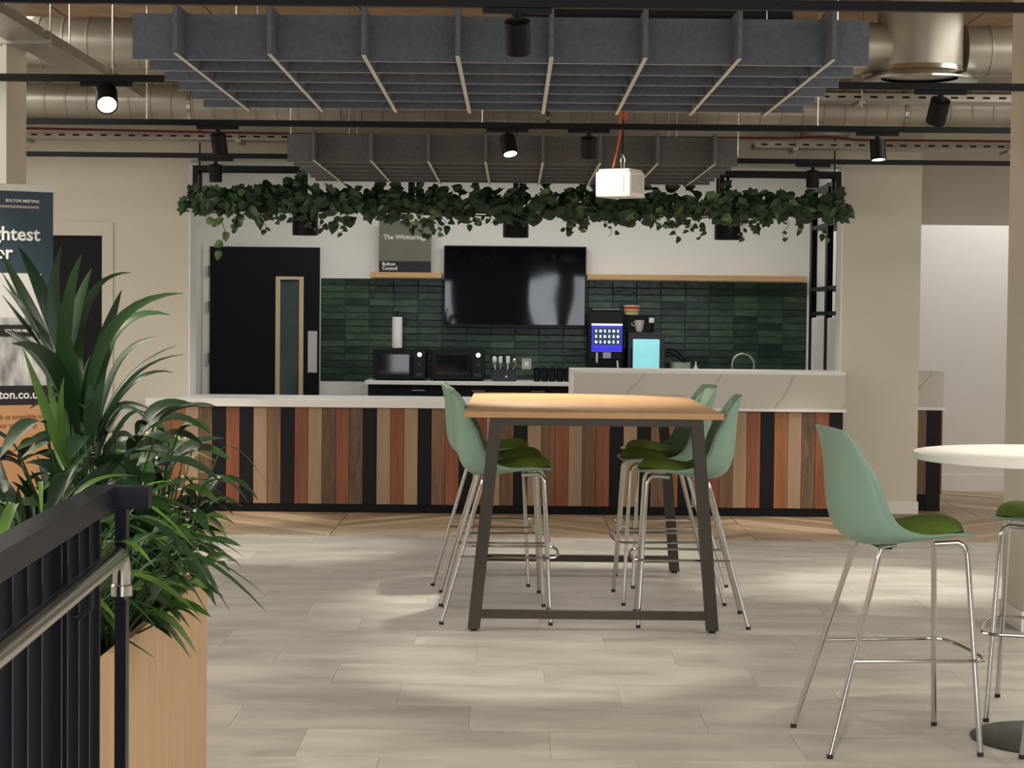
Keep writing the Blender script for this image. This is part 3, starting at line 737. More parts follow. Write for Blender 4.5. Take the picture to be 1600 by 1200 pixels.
# trailing runners
for k in range(46):
    x = rng.uniform(gl+.02, gr-.02); L_ = rng.choice((.04, .06, .09, .14)); y0 = yg-rng.uniform(.02, .12)
    pts = [(x+.03*math.sin(j*1.4+k), y0, zg-.08-L_*j/4) for j in range(5)]
    stems.tube(pts, .0025, 4)
    for j in range(1, 5):
        if rng.random() < .85: spec.append((pts[j][0]+rng.uniform(-.025, .025), y0-.01, pts[j][2], rng.uniform(.04, .065), 0 if rng.random() < .6 else rng.choice((1, 1, 2)), 1, rng))
# the long runner hanging at the left corner
cornr = [P(345, 340, yg-.05), P(352, 362, yg-.05), P(347, 378, yg-.05), P(343, 392, yg-.05)]
stems.tube(cornr, .003, 4)
for q in cornr+[P(330, 352, yg-.05), P(362, 358, yg-.05), P(322, 345, yg-.05), P(370, 352, yg-.05)]: spec.append((q.x, q.y, q.z, .08, 2, 1, rng))
part('stems', stems, mat('ivy_stem', (.05, .045, .02), .7), ivy, centre=False)
def leaf_mtx(x, y, z, s):
    e = Euler((rng.uniform(-.2, 1.1)+PI/2, rng.uniform(-.5, .5), rng.uniform(-.7, .7)), 'XYZ')
    rollm = Matrix.Rotation(rng.uniform(-PI, PI)*.75+PI, 4, 'Z')
    return Matrix.Translation((x, y, z)) @ e.to_matrix().to_4x4() @ rollm @ Matrix.Scale(s, 4)
order = sorted(range(len(spec)), key=lambda i: -spec[i][3]*(1.3 if spec[i][1] < yg-.03 else .8))
big = set(order[:298]); rest = [bmesh.new() for _ in LEAFG]
inv = world_of(ivy).inverted()
for i, (x, y, z, s, mi, kd_, _) in enumerate(spec):
    mm = leaf_mtx(x, y, z, s); me = IM[kd_*3+mi]
    if i in big:
        o = link('ivy_leaf', me, ivy); o.matrix_basis = inv @ mm
    else:
        tmp = me.copy(); tmp.transform(inv @ mm); rest[mi].from_mesh(tmp); bpy.data.meshes.remove(tmp)
for mi, bm_ in enumerate(rest):
    me = bpy.data.meshes.new('ivy_foliage'); bm_.to_mesh(me); bm_.free(); me.materials.append(LEAFG[mi])
    o = link('ivy_foliage', me, ivy); o['kind'] = 'stuff'

# ------------------------------------------------------------------ ceiling baffles
def pale_edges(me, front=False):
    me.materials.append(M_edge)
    for p in me.polygons:
        if p.normal.z < -.9 or (front and p.normal.y < -.9): p.material_index = 1
    return me
def baffle(name, label, xl, xr, y0, ny_, pitch_y, zb, hgt, xb0, nb, m):
    t_ = thing(name, label, 'baffle', ((xl+xr)/2, y0+pitch_y*ny_/2, zb), group='felt ceiling baffle grids')
    th_ = .018
    for j in range(ny_):
        yy = y0+pitch_y*(j+.6)
        part('cross_panel', pale_edges(MB().box(xl, xr, yy-th_/2+.002, yy+th_/2-.002, zb+.002, zb+hgt-.008).mesh('panel', m)), m, t_)
    pb = pale_edges(MB().box(-th_/2, th_/2, -pitch_y*ny_/2, pitch_y*ny_/2, 0, hgt).mesh('blade', m))
    for i in range(nb):
        o = link('blade', pb, t_); o.location = (xb0+.39*i-t_.location.x, 0, 0)
    for xx in (xl+.4, xr-.4):
        for yy in (y0+.5, y0+1.2):
            part('hanger_wire', MB().tube([(xx, yy, zb+hgt-.01), (xx, yy, CEIL)], .003, 5), M_steel, t_)
    return t_
ZB1 = 2.657
baffle('felt_baffle', 'blue-grey felt lattice baffle hung above the wooden high table', P(208, 60, 8.22).x, P(1357, 80, 8.22).x, 7.99, 6, .375, ZB1, .205, P(273, 80, 7.99).x, 8, M_felt)
ZB2 = 2.630
baffle('felt_baffle', 'charcoal felt lattice baffle hung in front of the ivy frame', P(449, 230, 13.28).x, P(1152.5, 240, 13.28).x, 13.07, 6, .373, ZB2, .205, P(489, 256, 13.07).x, 8, M_felt2)

# ------------------------------------------------------------------ lighting tracks and spotlights
ZT = 2.76; TH = .036
TY = [7.27, 9.725, 11.92, 14.39]
M_lens = mat('lit_lens', (.8, .8, .75), .4, emit=(1, .95, .85), estr=14)
def track(Y, segs, label):
    for xa, xb, lab in segs:
        t_ = thing('lighting_track', lab or label, 'lighting track', ((xa+xb)/2, Y, ZT-TH/2), group='black lighting tracks')
        part('rail', MB().box(xa, xb, Y-.018, Y+.018, ZT-TH/2, ZT+TH/2), M_black, t_)
        nn = max(2, int((xb-xa)/1.6))
        for k in range(nn):
            xx = xa+.25+(xb-xa-.5)*k/(nn-1); part('suspension_rod', MB().tube([(xx, Y, ZT+TH/2), (xx, Y, CEIL)], .004, 6), M_steel, t_)
track(TY[0], [(-3.2, 3.2, None)], 'black lighting track hung just ahead of the blue-grey baffle, away from the bar')
xlb = P(263, 120, 9.4).x
track(TY[1], [(-3.4, -1.47, 'short black lighting track beside the blue-grey baffle, over the banner'), (1.37, 3.4, 'short black lighting track beside the blue-grey baffle, over the round table')], '')
track(TY[2], [(-4.6, 4.2, None)], 'long black lighting track between the two felt baffles')
track(TY[3], [(-4.6, -1.42, 'black lighting track beside the charcoal baffle, over the banner end of the bar'), (1.42, 4.4, 'black lighting track beside the charcoal baffle, over the marble end of the bar')], '')
def spotlight(xpx, ypx, k, label, power, tgt, lit=True, r=.048, hgt=.125, angle=40, blend=.6):
    Y = TY[k]; c = P(xpx, ypx, Y); tx_, ty_ = tgt
    d = thing('track_spotlight', label, 'spotlight', (c.x, Y, ZT-TH/2-.18), group='black track spotlights')
    part('adapter', MB().box(c.x-.13, c.x+.13, Y-.015, Y+.015, ZT-TH/2-.022, ZT-TH/2-.0005, .002), M_black, d)
    piv = Vector((c.x, Y, ZT-TH/2-.05)); tar = Vector((tx_, ty_, 0)); ax = (tar-piv).normalized()
    part('stem', MB().tube([(c.x, Y, ZT-TH/2-.02), piv+ax*.01], .014, 8), M_black, d)
    q = Vector((0, 0, -1)).rotation_difference(ax).to_matrix().to_4x4(); mm = Matrix.Translation(piv) @ q
    b = MB().lathe((0, 0, 0), [(.02, .006), (r, .0), (r, -hgt), (r*.86, -hgt), (r*.80, -hgt+.03)], 24, caps=False)
    bmesh.ops.transform(b.bm, matrix=mm, verts=b.bm.verts); part('housing', b, M_black, d, True)
    b = MB().lathe((0, 0, 0), [(r*.84, -hgt+.006), (r*.84, -hgt+.010)], 20)
    bmesh.ops.transform(b.bm, matrix=mm, verts=b.bm.verts); part('lens', b, M_lens if lit else mat('dark_lens', (.05, .05, .05), .2), d)
    if lit and power: spot(piv+ax*(hgt+.01), power*2.5, angle, blend, WARM, tar, .04)
spotlight(808, 40, 0, 'black spotlight hanging from the track in front of the blue-grey baffle', 62, (.15, 8.7))
spotlight(166, 150, 1, 'glaring spotlight on the short track over the banner, tilted into the room', 50, (-1.2, 6.3), r=.055)
spotlight(1470, 155, 1, 'spotlight turned aside on the short track over the round table', 60, (1.9, 11.6), r=.05)
spotlight(340, 215, 2, 'lit spotlight on the long middle track above the palm side', 62, (-1.55, 12.9))
spotlight(920, 215, 2, 'lit spotlight on the long middle track next to the suspended white box', 62, (.5, 12.9))
spotlight(1371, 222, 2, 'spotlight on the long middle track nearest the metal rack end', 62, (2.35, 11.5))
spotlight(793, 180, 2, 'small spotlight at the centre of the long middle track', 105, (.45, 10.75), angle=62)
spotlight(337, 262, 3, 'spotlight close to the wall over the banner end of the bar', 40, (-2.3, 14.9))
spotlight(1270, 270, 3, 'spotlight close to the wall over the marble end of the bar', 40, (2.3, 14.9))
# added bare spots out of view, no fixtures, lighting the floor in front
for (x, y, tx_, ty_, pw_) in [(-2.6, 7.27, -1.7, 9.0, 120), (2.4, 7.27, 1.8, 7.6, 120), (-1.0, 5.0, -.6, 6.3, 120), (1.2, 5.0, .8, 6.6, 140), (-2.2, 5.0, -1.1, 5.6, 140), (2.6, 5.0, 2.2, 7.3, 100), (0.2, 3.2, .3, 5.3, 120), (-1.6, 3.2, -1.2, 5.2, 90)]:
    spot((x, y, 2.6), pw_*.7, 40, .7, WARM, (tx_, ty_, 0), .04)

# ------------------------------------------------------------------ suspended white power box
Yb = 12.5
c0 = P(969, 287, Yb); zc0, zc1 = P(969, 309, Yb).z, P(969, 266, Yb).z
pb = thing('power_box', 'white suspended power box with square plates hung on an orange cable', 'power box', (c0.x, Yb, zc0), math.radians(-35+8))
ang = math.radians(-27); mm = Matrix.Translation((c0.x, Yb, 0)) @ Matrix.Rotation(math.radians(-29), 4, 'Z')
pb.rotation_euler = (0, 0, math.radians(-29))
hw = .112
b = MB().box(-hw*1.12, hw*1.12, -hw, hw, zc0, zc1-.012, .012, mm, 2); part('housing', b, M_whitepl, pb, True)
b = MB().box(-hw*1.0, hw*1.0, -hw*.9, hw*.9, zc1-.012, zc1+.004, .006, mm); part('lid', b, M_whitepl, pb)
part('face_plate', MB().box(-.082, .082, -hw-.006, -hw-.0005, zc0+.03, zc1-.04, .003, mm), M_whitepl, pb)
part('face_plate', MB().box(hw*1.12+.0005, hw*1.12+.006, -.082, .082, zc0+.03, zc1-.04, .003, mm), mat('grey_white_plate', (.6, .59, .56), .4), pb)
M_orange = mat('orange_cable', (.62, .11, .035), .45)
top = P(972, 176, Yb)
pts = [P(958, 262, Yb), P(964, 235, Yb), P(970, 205, Yb), P(968, 187, Yb), P(970, 178, Yb), P(977, 177, Yb), P(980, 183, Yb), P(976, 189, Yb), P(972, 183, Yb), P(975, 178, Yb), (top.x+.03, Yb, top.z+.05), (top.x+.03, Yb, CEIL)]
part('supply_cable', MB().tube(pts, .007, 8), M_orange, pb, True)
pts = [P(971, 262, Yb), P(970, 250, Yb), P(973, 240, Yb), P(976, 250, Yb), P(975, 262, Yb)]
part('steel_loop', MB().tube(pts, .004, 6), M_chrome, pb, True)
q = P(973, 240, Yb); part('suspension_cable', MB().tube([q, (q.x, Yb, q.z+.06), (q.x, Yb, CEIL)], [.007, .007, .002], 6), M_black, pb)
spot((.02, 11.80, 2.60), 30, 26, .5, NEUT, (c0.x-.02, Yb-.1, (zc0+zc1)/2), .03)  # added lamp without a fixture, brightens the white box

# ------------------------------------------------------------------ ducts, trays, pipes
def duct_x(x0_, x1_, y, z, r, label, ring=.16):
    prof = []
    x = x0_
    while x < x1_:
        prof += [(r, x), (r, x+ring*.90), (r+.006, x+ring*.93), (r+.006, x+ring*.98)]; x += ring
    d = thing('ventilation_duct', label, 'duct', ((x0_+x1_)/2, y, z-r), group='round galvanised ceiling ducts')
    part('spiral_pipe', MB().lathe((0, y, z), prof, 28, 'X'), M_galv, d, True)
    n_ = max(2, int((x1_-x0_)/2.2))
    for k in range(n_):
        xx = x0_+.6+(x1_-x0_-1.2)*k/(n_-1)
        part('hanger_band', MB().lathe((xx, y, z), [(r+.008, -.012), (r+.008, .012)], 28, 'X', caps=False), M_steel, d)
        part('hanger_rod', MB().tube([(xx, y, z+r+.006), (xx, y, CEIL)], .005, 6), M_steel, d)
zA = P(100, 66, 12.7).z
duct_x(-5.5, 1.75, 12.7, zA, .165, 'large round galvanised duct under the brown block ceiling')
duct_x(2.95, 6.3, 12.7, zA, .165, 'short galvanised duct between the upright steel drum and the side wall')
zB = P(80, 158, 14.75).z
duct_x(-5.8, 6.3, 14.75, zB, .14, 'lower round galvanised duct running above the wall track')
# big upright drum
dc = P(1441, 70, 12.55); drr = 66*12.55/F; zd0 = P(1441, 116, 12.55).z
dd = thing('duct_drum', 'upright galvanised steel drum with flanged rim under the ceiling', 'duct drum', (dc.x, 12.62, zd0))
part('drum', MB().lathe((dc.x, 12.62, 0), [(drr, zd0), (drr, CEIL-.001)], 40), M_galv, dd, True)
part('flange', MB().lathe((dc.x, 12.62, 0), [(drr+.001, zd0+.05), (drr+.006, zd0+.02), (drr+.07, zd0-.012), (drr+.10, zd0-.03), (drr+.10, zd0-.042), (drr*.9, zd0-.02)], 40, caps=False), M_steel, dd, True)
part('inlet_sleeve', MB().lathe((dc.x-drr-.19, 12.6, zA), [(.165, 0), (.172, .02), (.172, .10), (.165, .12), (.16, .26)], 28, 'X'), M_galv, dd, True)
d2 = P(1289, 190, 15.2); r2_ = 39*15.2/F
single('duct_riser', MB().lathe((d2.x, 15.2, 0), [(r2_, P(1289, 214, 15.2).z), (r2_, zB+.6)], 30), M_galv, 'short upright galvanised pipe against the beige wall', 'duct', True)
# cable trays
def tray(p0_, p1_, wd, label, along):
    t_ = thing('cable_tray', label, 'cable tray', (Vector(p0_)+Vector(p1_))/2, group='steel cable trays')
    x0_, y0_, z = p0_; x1_, y1_, _ = p1_
    if along == 'Y':
        part('tray_bed', MB().box(x0_-wd/2, x0_+wd/2, y0_, y1_, z, z+.002), M_galv, t_)
        for s_ in (-1, 1): part('tray_side', MB().box(x0_+s_*wd/2-.001, x0_+s_*wd/2+.001, y0_, y1_, z+.002, z+.05), M_galv, t_)
        k = y0_+.2
        while k < y1_:
            part('bracket', MB().box(x0_-wd/2-.03, x0_+wd/2+.03, k, k+.04, z-.022, z-.0005), M_galv, t_)
            for s_ in (-1, 1): part('threaded_rod', MB().tube([(x0_+s_*(wd/2+.02), k+.02, z-.035), (x0_+s_*(wd/2+.02), k+.02, CEIL-.002)], .005, 6), M_steel, t_)
            k += 1.5
    else:
        bed = MB()
        part('tray_bed', MB().box(x0_, x1_, y0_-wd/2, y0_+wd/2, z, z+.002), M_galv, t_)
        for s_ in (-1, 1):
            part('tray_side', MB().box(x0_, x1_, y0_+s_*wd/2-.001, y0_+s_*wd/2+.001, z+.002, z+.05), M_galv, t_)
        slots = MB(); k = x0_+.05
        while k < x1_-.05: slots.box(k, k+.05, y0_-wd/2-.0022, y0_-wd/2-.0012, z+.018, z+.032); k += .11
        part('slot_row', slots, M_black, t_)['kind'] = 'stuff'
        k = x0_+.3
        while k < x1_:
            part('bracket', MB().box(k, k+.04, y0_-wd/2-.03, y0_+wd/2+.03, z-.022, z-.0005), M_galv, t_)
            part('threaded_rod', MB().tube([(k+.02, y0_-wd/2-.02, z-.05), (k+.02, y0_-wd/2-.02, CEIL-.002)], .005, 6), M_steel, t_)
            k += 1.7
zt1 = 2.95
tray((-2.465, 6.5, zt1), (-2.465, 12.3, zt1), .21, 'galvanised cable tray running towards the bar beside the pillar behind the banner', 'Y')
tray((-4.2, 15.35, P(200, 216, 15.2).z), (-.3, 15.35, 0), .24, 'cable tray along the top of the beige wall on the palm side', 'X')
tray((1.9, 15.35, P(1400, 232, 15.2).z), (5.6, 15.35, 0), .24, 'slotted cable tray along the wall top over the marble end of the bar', 'X')
tray((2.05, 13.3, P(1400, 158, 13.2).z), (5.6, 13.3, 0), .22, 'slotted cable tray below the upright steel drum', 'X')
rp = [P(x, y, 15.05) for x, y in ((330, 207), (450, 209), (620, 212), (830, 215), (1050, 215), (1230, 216), (1290, 214), (1340, 219), (1570, 221), (1700, 222))]
single('red_cable', MB().tube([Vector((-4, 15.05, rp[0].z+.02))]+rp, .010, 7), mat('dark_red_cable', (.12, .012, .018), .5), 'dark red cable strung along the wall top above the charcoal baffle', 'cable', True)
bxa, bxb = P(800, 20, 8.7).x, P(1232, 20, 8.7).x
vb = thing('ceiling_unit', 'black flat box unit above the blue-grey baffle', 'ceiling unit', ((bxa+bxb)/2, 8.9, 2.9))
part('casing', MB().box(bxa, bxb, 8.5, 9.3, 2.9, 3.12, .01), M_black, vb)
for xx in (bxa+.2, bxb-.2): part('hanger', MB().tube([(xx, 8.9, 3.12), (xx, 8.9, CEIL)], .006, 6), M_steel, vb)

# ------------------------------------------------------------------ high table
TT = 1.105; TX_0, TX_1 = -.237, 1.062; TY0, TY1 = 9.58, 12.0
ht = thing('high_table', 'tall wooden topped meeting table on a bronze grey frame', 'table', ((TX_0+TX_1)/2, (TY0+TY1)/2, 0))
part('top', MB().box(TX_0, TX_1, TY0, TY1, TT-.03, TT, .002), M_oakx, ht)
def bar_between(a_, b_, wx, wy):
    """square tube from a to b, section wx by wy"""
    a_, b_ = Vector(a_), Vector(b_); m = MB()
    A = [(-1, -1), (1, -1), (1, 1), (-1, 1)]
    va = [m.bm.verts.new(a_+Vector((s*wx/2, u*wy/2, 0))) for s, u in A]; vb_ = [m.bm.verts.new(b_+Vector((s*wx/2, u*wy/2, 0))) for s, u in A]
    m.bm.faces.new(va); m.bm.faces.new(vb_)
    for k in range(4): m.bm.faces.new((va[k], va[(k+1) % 4], vb_[(k+1) % 4], vb_[k]))
    return m
lb0, lb1 = P(740, 988, 9.6).x, P(1113, 990, 9.6).x; lt0, lt1 = P(775, 663, 9.6).x, P(1089, 665, 9.6).x
for yy in (TY0+.035, TY1-.12):
    part('leg', bar_between((lb0, yy, .012), (lt0, yy, TT-.031), .062, .05), M_bronze, ht)
    part('leg', bar_between((lb1, yy, .012), (lt1, yy, TT-.031), .062, .05), M_bronze, ht)
    part('top_rail', MB().box(lt0+.02, lt1-.02, yy-.024, yy+.024, TT-.068, TT-.031), M_bronze, ht)
    part('foot_rail', MB().box(lb0+.03, lb1-.03, yy-.022, yy+.022, .065, .105), M_bronze, ht)
    for xx in (lb0, lb1): part('foot', MB().lathe((xx, yy, 0), [(.018, 0), (.018, .012)], 12), M_rubber, ht)
for xx in (lt0+.05, lt1-.05): part('long_rail', MB().box(xx-.02, xx+.02, TY0+.06, TY1-.15, TT-.068, TT-.031), M_bronze, ht)

# ------------------------------------------------------------------ bar stools (seat faces +X)
def smooth_profile(pts, n_):
    out = []
    for i in range(len(pts)-1):
        p0_, p1_, p2_, p3_ = pts[max(0, i-1)], pts[i], pts[i+1], pts[min(len(pts)-1, i+2)]
        for k in range(n_):
            t_ = k/n_
            out.append(tuple(.5*((2*b_)+(-a_+c_)*t_+(2*a_-5*b_+4*c_-d_)*t_*t_+(-a_+3*b_-3*c_+d_)*t_**3) for a_, b_, c_, d_ in zip(p0_, p1_, p2_, p3_)))
    return out+[tuple(pts[-1])]
# (spine u, z, half width, side edge u, z)
SP = [(.275, .792, .185, .270, .794), (.24, .797, .21, .235, .801), (.15, .790, .228, .165, .806), (.05, .774, .236, .09, .803), (-.05, .758, .238, .030, .812), (-.13, .760, .238, -.022, .832), (-.185, .80, .236, -.058, .872), (-.212, .87, .232, -.084, .930), (-.222, .96, .226, -.108, .996), (-.228, 1.06, .214, -.150, 1.068), (-.240, 1.14, .200, -.193, 1.135), (-.255, 1.185, .182, -.225, 1.176)]
def make_stool():
    t_ = thing('bar_stool', '-', 'stool')
    prof = smooth_profile(SP, 4); rows = []
    for (u, z, wd, ue, ze) in prof:
        row = []
        for k in range(-8, 9):
            s = k/8; f = abs(s)**2.4
            row.append(Vector((u+(ue-u)*f, wd*math.sin(s*PI/2*.98), z+(ze-z)*f)))
        rows.append(row)
    ptsS = [p_ for r_ in rows[:30] for p_ in r_]
    b = MB().grid(rows)
    me = b.mesh('shell', M_shell, True); sh = link('shell', me, t_)
    so = sh.modifiers.new('thickness', 'SOLIDIFY'); so.thickness = .009; so.offset = 0
    # cushion following the seat pan
    b = MB(); top, bot = [], []
    ns = 14
    U0, U1 = -.15, .272
    def shell_at(u, v):
        near = sorted(ptsS, key=lambda p_: (p_.x-u)**2+(p_.y-v)**2+(.15*max(0, p_.z-.86))**2)[:4]
        ws = [1/((p_.x-u)**2+(p_.y-v)**2+1e-5) for p_ in near]
        return sum(w_*p_.z for w_, p_ in zip(ws, near))/sum(ws)
    for i in range(ns+1):
        f = -1+2*i/ns; u = (U0+U1)/2+(U1-U0)/2*math.sin(f*PI/2)
        e = (1-abs(math.sin(f*PI/2))**3.0)**.45
        rt, rb = [], []
        for k in range(-8, 9):
            s = math.sin(k/8*PI/2); v = .195*e*s
            zz = shell_at(u, v*.8); hh = .050*max(0, (1-abs(s)**3))*min(1, e*1.2)
            rt.append(Vector((u, v, zz+.010+hh))); rb.append(Vector((u, v, zz+.006)))
        top.append(rt); bot.append(rb)
    b.grid(top); b.grid(bot); bmesh.ops.remove_doubles(b.bm, verts=b.bm.verts, dist=.0008)
    part('seat_pad', b, M_pad, t_, True, True)
    # legs
    R = .0105
    for s in (-1, 1):
        foot = Vector((-.285, s*.262, .012)); topp = Vector((-.075, s*.155, .752))
        part('leg', MB().tube([foot, topp-(topp-foot)*.06, topp, topp+Vector((.06, -s*.02, .006))], R, 10), M_chrome, t_, True, True)
        part('foot_cap', MB().lathe(foot-Vector((0, 0, .012)), [(.012, 0), (.012, .016)], 10), M_rubber, t_, True, True)
        foot = Vector((.275, s*.262, .012)); k1 = Vector((.238, s*.190, .73))
        part('leg', MB().tube([foot, k1, Vector((.228, s*.183, .757)), Vector((.205, s*.176, .770)), Vector((.12, s*.165, .764))], R, 10), M_chrome, t_, True, True)
        part('foot_cap', MB().lathe(foot-Vector((0, 0, .012)), [(.012, 0), (.012, .016)], 10), M_rubber, t_, True, True)
    zf_ = .345
    def leg_at(foot, topp, z): f = (z-foot[2])/(topp[2]-foot[2]); return Vector(foot)+(Vector(topp)-Vector(foot))*f
    rl = [leg_at((-.285, s*.262, .012), (-.075, s*.155, .752), zf_) for s in (-1, 1)]
    fl_ = [leg_at((.275, s*.262, .012), (.238, s*.190, .73), zf_) for s in (-1, 1)]
    pts = [rl[0]+Vector((0, -.018, 0)), fl_[0]+Vector((-.03, -.018, 0))]
    c = (fl_[0]+fl_[1])/2
    for k in range(9):
        a_ = -PI/2+PI*k/8; pts.append(Vector((c.x+.012+.045*math.cos(a_)**.7 if abs(a_) < PI/2-.01 else c.x+.0, (fl_[1].y+.018)*math.sin(a_), zf_)))
    pts += [fl_[1]+Vector((-.03, .018, 0)), rl[1]+Vector((0, .018, 0))]
    part('footrest', MB().tube(pts, .0065, 8), M_chrome, t_, True, True)
    part('seat_bracket', MB().box(-.07, -.03, -.15, .15, .742, .752, .003), M_black, t_, False, True)
    return t_
stool = make_stool()
G1 = 'sage green bar stools'
def place(first, loc, deg, label):
    if first: stool.location = (*loc, 0); stool.rotation_euler = (0, 0, math.radians(deg)); stool['label'] = label; stool['group'] = G1; return stool
    o = dup(stool, (*loc, 0), math.radians(deg), label); return o
place(True, (1.415, 7.16), 6, 'sage green bar stool drawn up on its own at the round white table')
place(False, (-.065, 10.06), 0, 'sage bar stool on the palm side of the wooden table, end away from the bar')
place(False, (-.10, 10.68), 2, 'sage bar stool on the palm side of the wooden table, the middle one')
place(False, (-.168, 11.47), 0, 'sage bar stool on the palm side of the wooden table, end by the bar')
place(False, (.94, 10.0), 180-2, 'sage bar stool on the pillar side of the wooden table, end away from the bar')
place(False, (.885, 10.78), 180+3, 'sage bar stool on the pillar side of the wooden table, the middle one')
place(False, (.955, 11.48), 180+8, 'sage bar stool on the pillar side of the wooden table, end by the bar')
place(False, (2.23, 7.69), 161, 'sage green bar stool tucked under the round white table, its back towards the pillar')
place(False, (2.12, 6.62), 90, 'sage green bar stool under the near rim of the round white table, facing the bar')

# ------------------------------------------------------------------ round table
RX, RY, RR, RZ = 2.055, 7.22, .53, 1.085
rt = thing('round_table', 'round white topped high table on a black disc base', 'table', (RX, RY, 0))
part('top', MB().lathe((RX, RY, 0), [(RR-.002, RZ-.025), (RR, RZ-.023), (RR, RZ-.002), (RR-.002, RZ)], 96), M_roundtop, rt)
part('column', MB().lathe((RX, RY, 0), [(.038, .014), (.038, RZ-.035), (.16, RZ-.034), (.16, RZ-.0255)], 28), M_black, rt, True)
part('base', MB().lathe((RX, RY, 0), [(.295, 0), (.30, .006), (.29, .012), (.10, .018), (.04, .03)], 72), mat('dark_grey_disc', (.06, .06, .058), .45, .3), rt, True)

# ------------------------------------------------------------------ planter
PX1 = P(323.5, 1000, 6.25).x; PH = P(323.5, 897, 6.25).z; PY1 = 6.25; PY0 = 4.62; PX0 = PX1-.52
pl = thing('wooden_planter', 'tall oak planter box full of green plants behind the railing', 'planter', ((PX0+PX1)/2, (PY0+PY1)/2, 0))
tk = .022
part('side_panel', MB().box(PX1-tk, PX1, PY0, PY1, 0, PH), M_oak, pl)
part('side_panel', MB().box(PX0, PX0+tk, PY0, PY1, 0, PH), M_oak, pl)
part('end_panel', MB().box(PX0+tk, PX1-tk, PY0, PY0+tk, 0, PH), M_oak, pl)
part('end_panel', MB().box(PX0+tk, PX1-tk, PY1-tk, PY1, 0, PH), M_oak, pl)
SOIL = PH-.07
part('soil', MB().box(PX0+tk, PX1-tk, PY0+tk, PY1-tk, SOIL-.1, SOIL), M_soil, pl)

# ------------------------------------------------------------------ plants
LG = {'d': mat('palm_leaf_dark', (.010, .034, .012), .42, var=.2, scale=8, objvar=.3), 'm': mat('palm_leaf_green', (.020, .062, .015), .42, var=.2, scale=8, objvar=.25),
      'b': mat('leaf_bright_green', (.075, .155, .026), .42, var=.2, scale=8, objvar=.25), 's': mat('leaf_grey_green', (.060, .105, .050), .4, var=.15, scale=8), 'y': mat('leaf_variegated', (.30, .38, .15), .4, var=.3, scale=12)}
def leaf_strip(pts, wd, shape=.35, n_=10, fold=.25, up=None):
    """blade along a quadratic path; pts = base, mid, tip"""
    a_, c_, b_ = [Vector(p) for p in pts]; c2 = c_*2-(a_+b_)/2
    rows = []
    for i in range(n_+1):
        t_ = i/n_; p_ = a_*(1-t_)**2+c2*2*t_*(1-t_)+b_*t_*t_; tn = ((c2-a_)*(1-t_)+(b_-c2)*t_).normalized()
        side = tn.cross(up if up is not None else Vector((0, -1, .35)))
        if side.length < 1e-3: side = Vector((1, 0, 0))
        side.normalize(); nr = side.cross(tn)
        if t_ < shape: f = .25+.75*math.sin(PI/2*t_/shape)
        else: f = math.cos(PI/2*(t_-shape)/(1-shape))**.8
        w_ = max(.0008, wd*f/2)
        rows.append([p_-side*w_+nr*w_*fold, p_, p_+side*w_+nr*w_*fold])
    return MB().grid(rows)
def plant(name, label, base, cat='plant'):
    return thing(name, label, cat, base)
PYc = 5.45
palm = plant('potted_palm', 'tall dark palm with long arching blades in the oak planter', P(115, 940, PYc))
palm.location.z = SOIL
# pixel paths of the blades: base, middle, tip, width px, tone, depth offsets of middle and tip
BL = [((100, 560), (68, 462), (28, 384), 26, 'd', .0, -.1), ((88, 565), (42, 470), (0, 392), 20, 'd', .1, .2), ((95, 560), (84, 470), (96, 384), 24, 'd', 0, -.05), ((105, 560), (108, 470), (128, 397), 22, 'm', -.1, -.15),
      ((108, 560), (122, 480), (143, 420), 20, 'm', .05, .1), ((108, 570), (142, 460), (205, 426), 13, 'd', .1, .25), ((125, 640), (160, 540), (190, 453), 26, 'd', -.1, -.2), ((135, 660), (178, 512), (286, 458), 22, 'm', -.15, -.25),
      ((138, 640), (184, 515), (266, 492), 20, 'm', .1, .2), ((140, 660), (172, 540), (206, 476), 16, 'd', .15, .3), ((122, 650), (104, 560), (98, 470), 34, 'm', -.1, -.2), ((112, 640), (64, 560), (6, 515), 22, 'd', .05, .1),
      ((122, 680), (86, 572), (18, 537), 30, 'd', -.15, -.3), ((102, 730), (72, 640), (36, 545), 18, 'b', -.05, -.1), ((106, 730), (88, 650), (70, 570), 14, 'b', .05, .05), ((152, 680), (186, 565), (248, 527), 12, 'd', .1, .15),
      ((150, 680), (202, 588), (275, 540), 7, 'd', .1, .2), ((150, 690), (205, 592), (286, 554), 7, 'd', -.05, -.1), ((150, 690), (205, 600), (271, 582), 10, 'd', 0, .1), ((130, 700), (136, 600), (152, 545), 26, 'd', .1, .15),
      ((116, 640), (118, 560), (130, 470), 30, 'm', .1, .1), ((140, 700), (150, 610), (175, 520), 30, 'd', -.05, -.05), ((60, 520), (30, 470), (2, 424), 8, 'd', .1, .2), ((62, 530), (34, 480), (4, 445), 7, 'd', 0, .1),
      ((64, 540), (34, 500), (4, 462), 7, 'd', -.1, -.1), ((68, 560), (38, 530), (2, 520), 8, 'd', .1, .1), ((112, 740), (96, 660), (100, 590), 15, 'b', -.1, -.15), ((118, 745), (118, 650), (112, 560), 13, 'b', 0, 0), ((126, 745), (132, 660), (128, 590), 11, 'b', .1, .1),
      ((100, 735), (86, 680), (84, 610), 13, 'b', .1, .1), ((150, 720), (176, 640), (236, 640), 12, 'd', 0, -.1), ((150, 725), (190, 640), (236, 668), 10, 'd', .1, .1), ((155, 740), (195, 655), (232, 650), 9, 'd', -.1, -.1), ((158, 720), (185, 680), (212, 690), 14, 'd', -.1, -.2),
      ((105, 530), (95, 500), (82, 440), 22, 'd', .15, .2), ((112, 570), (128, 500), (158, 450), 16, 'd', .15, .25), ((130, 620), (110, 545), (70, 520), 18, 'd', .2, .3)]
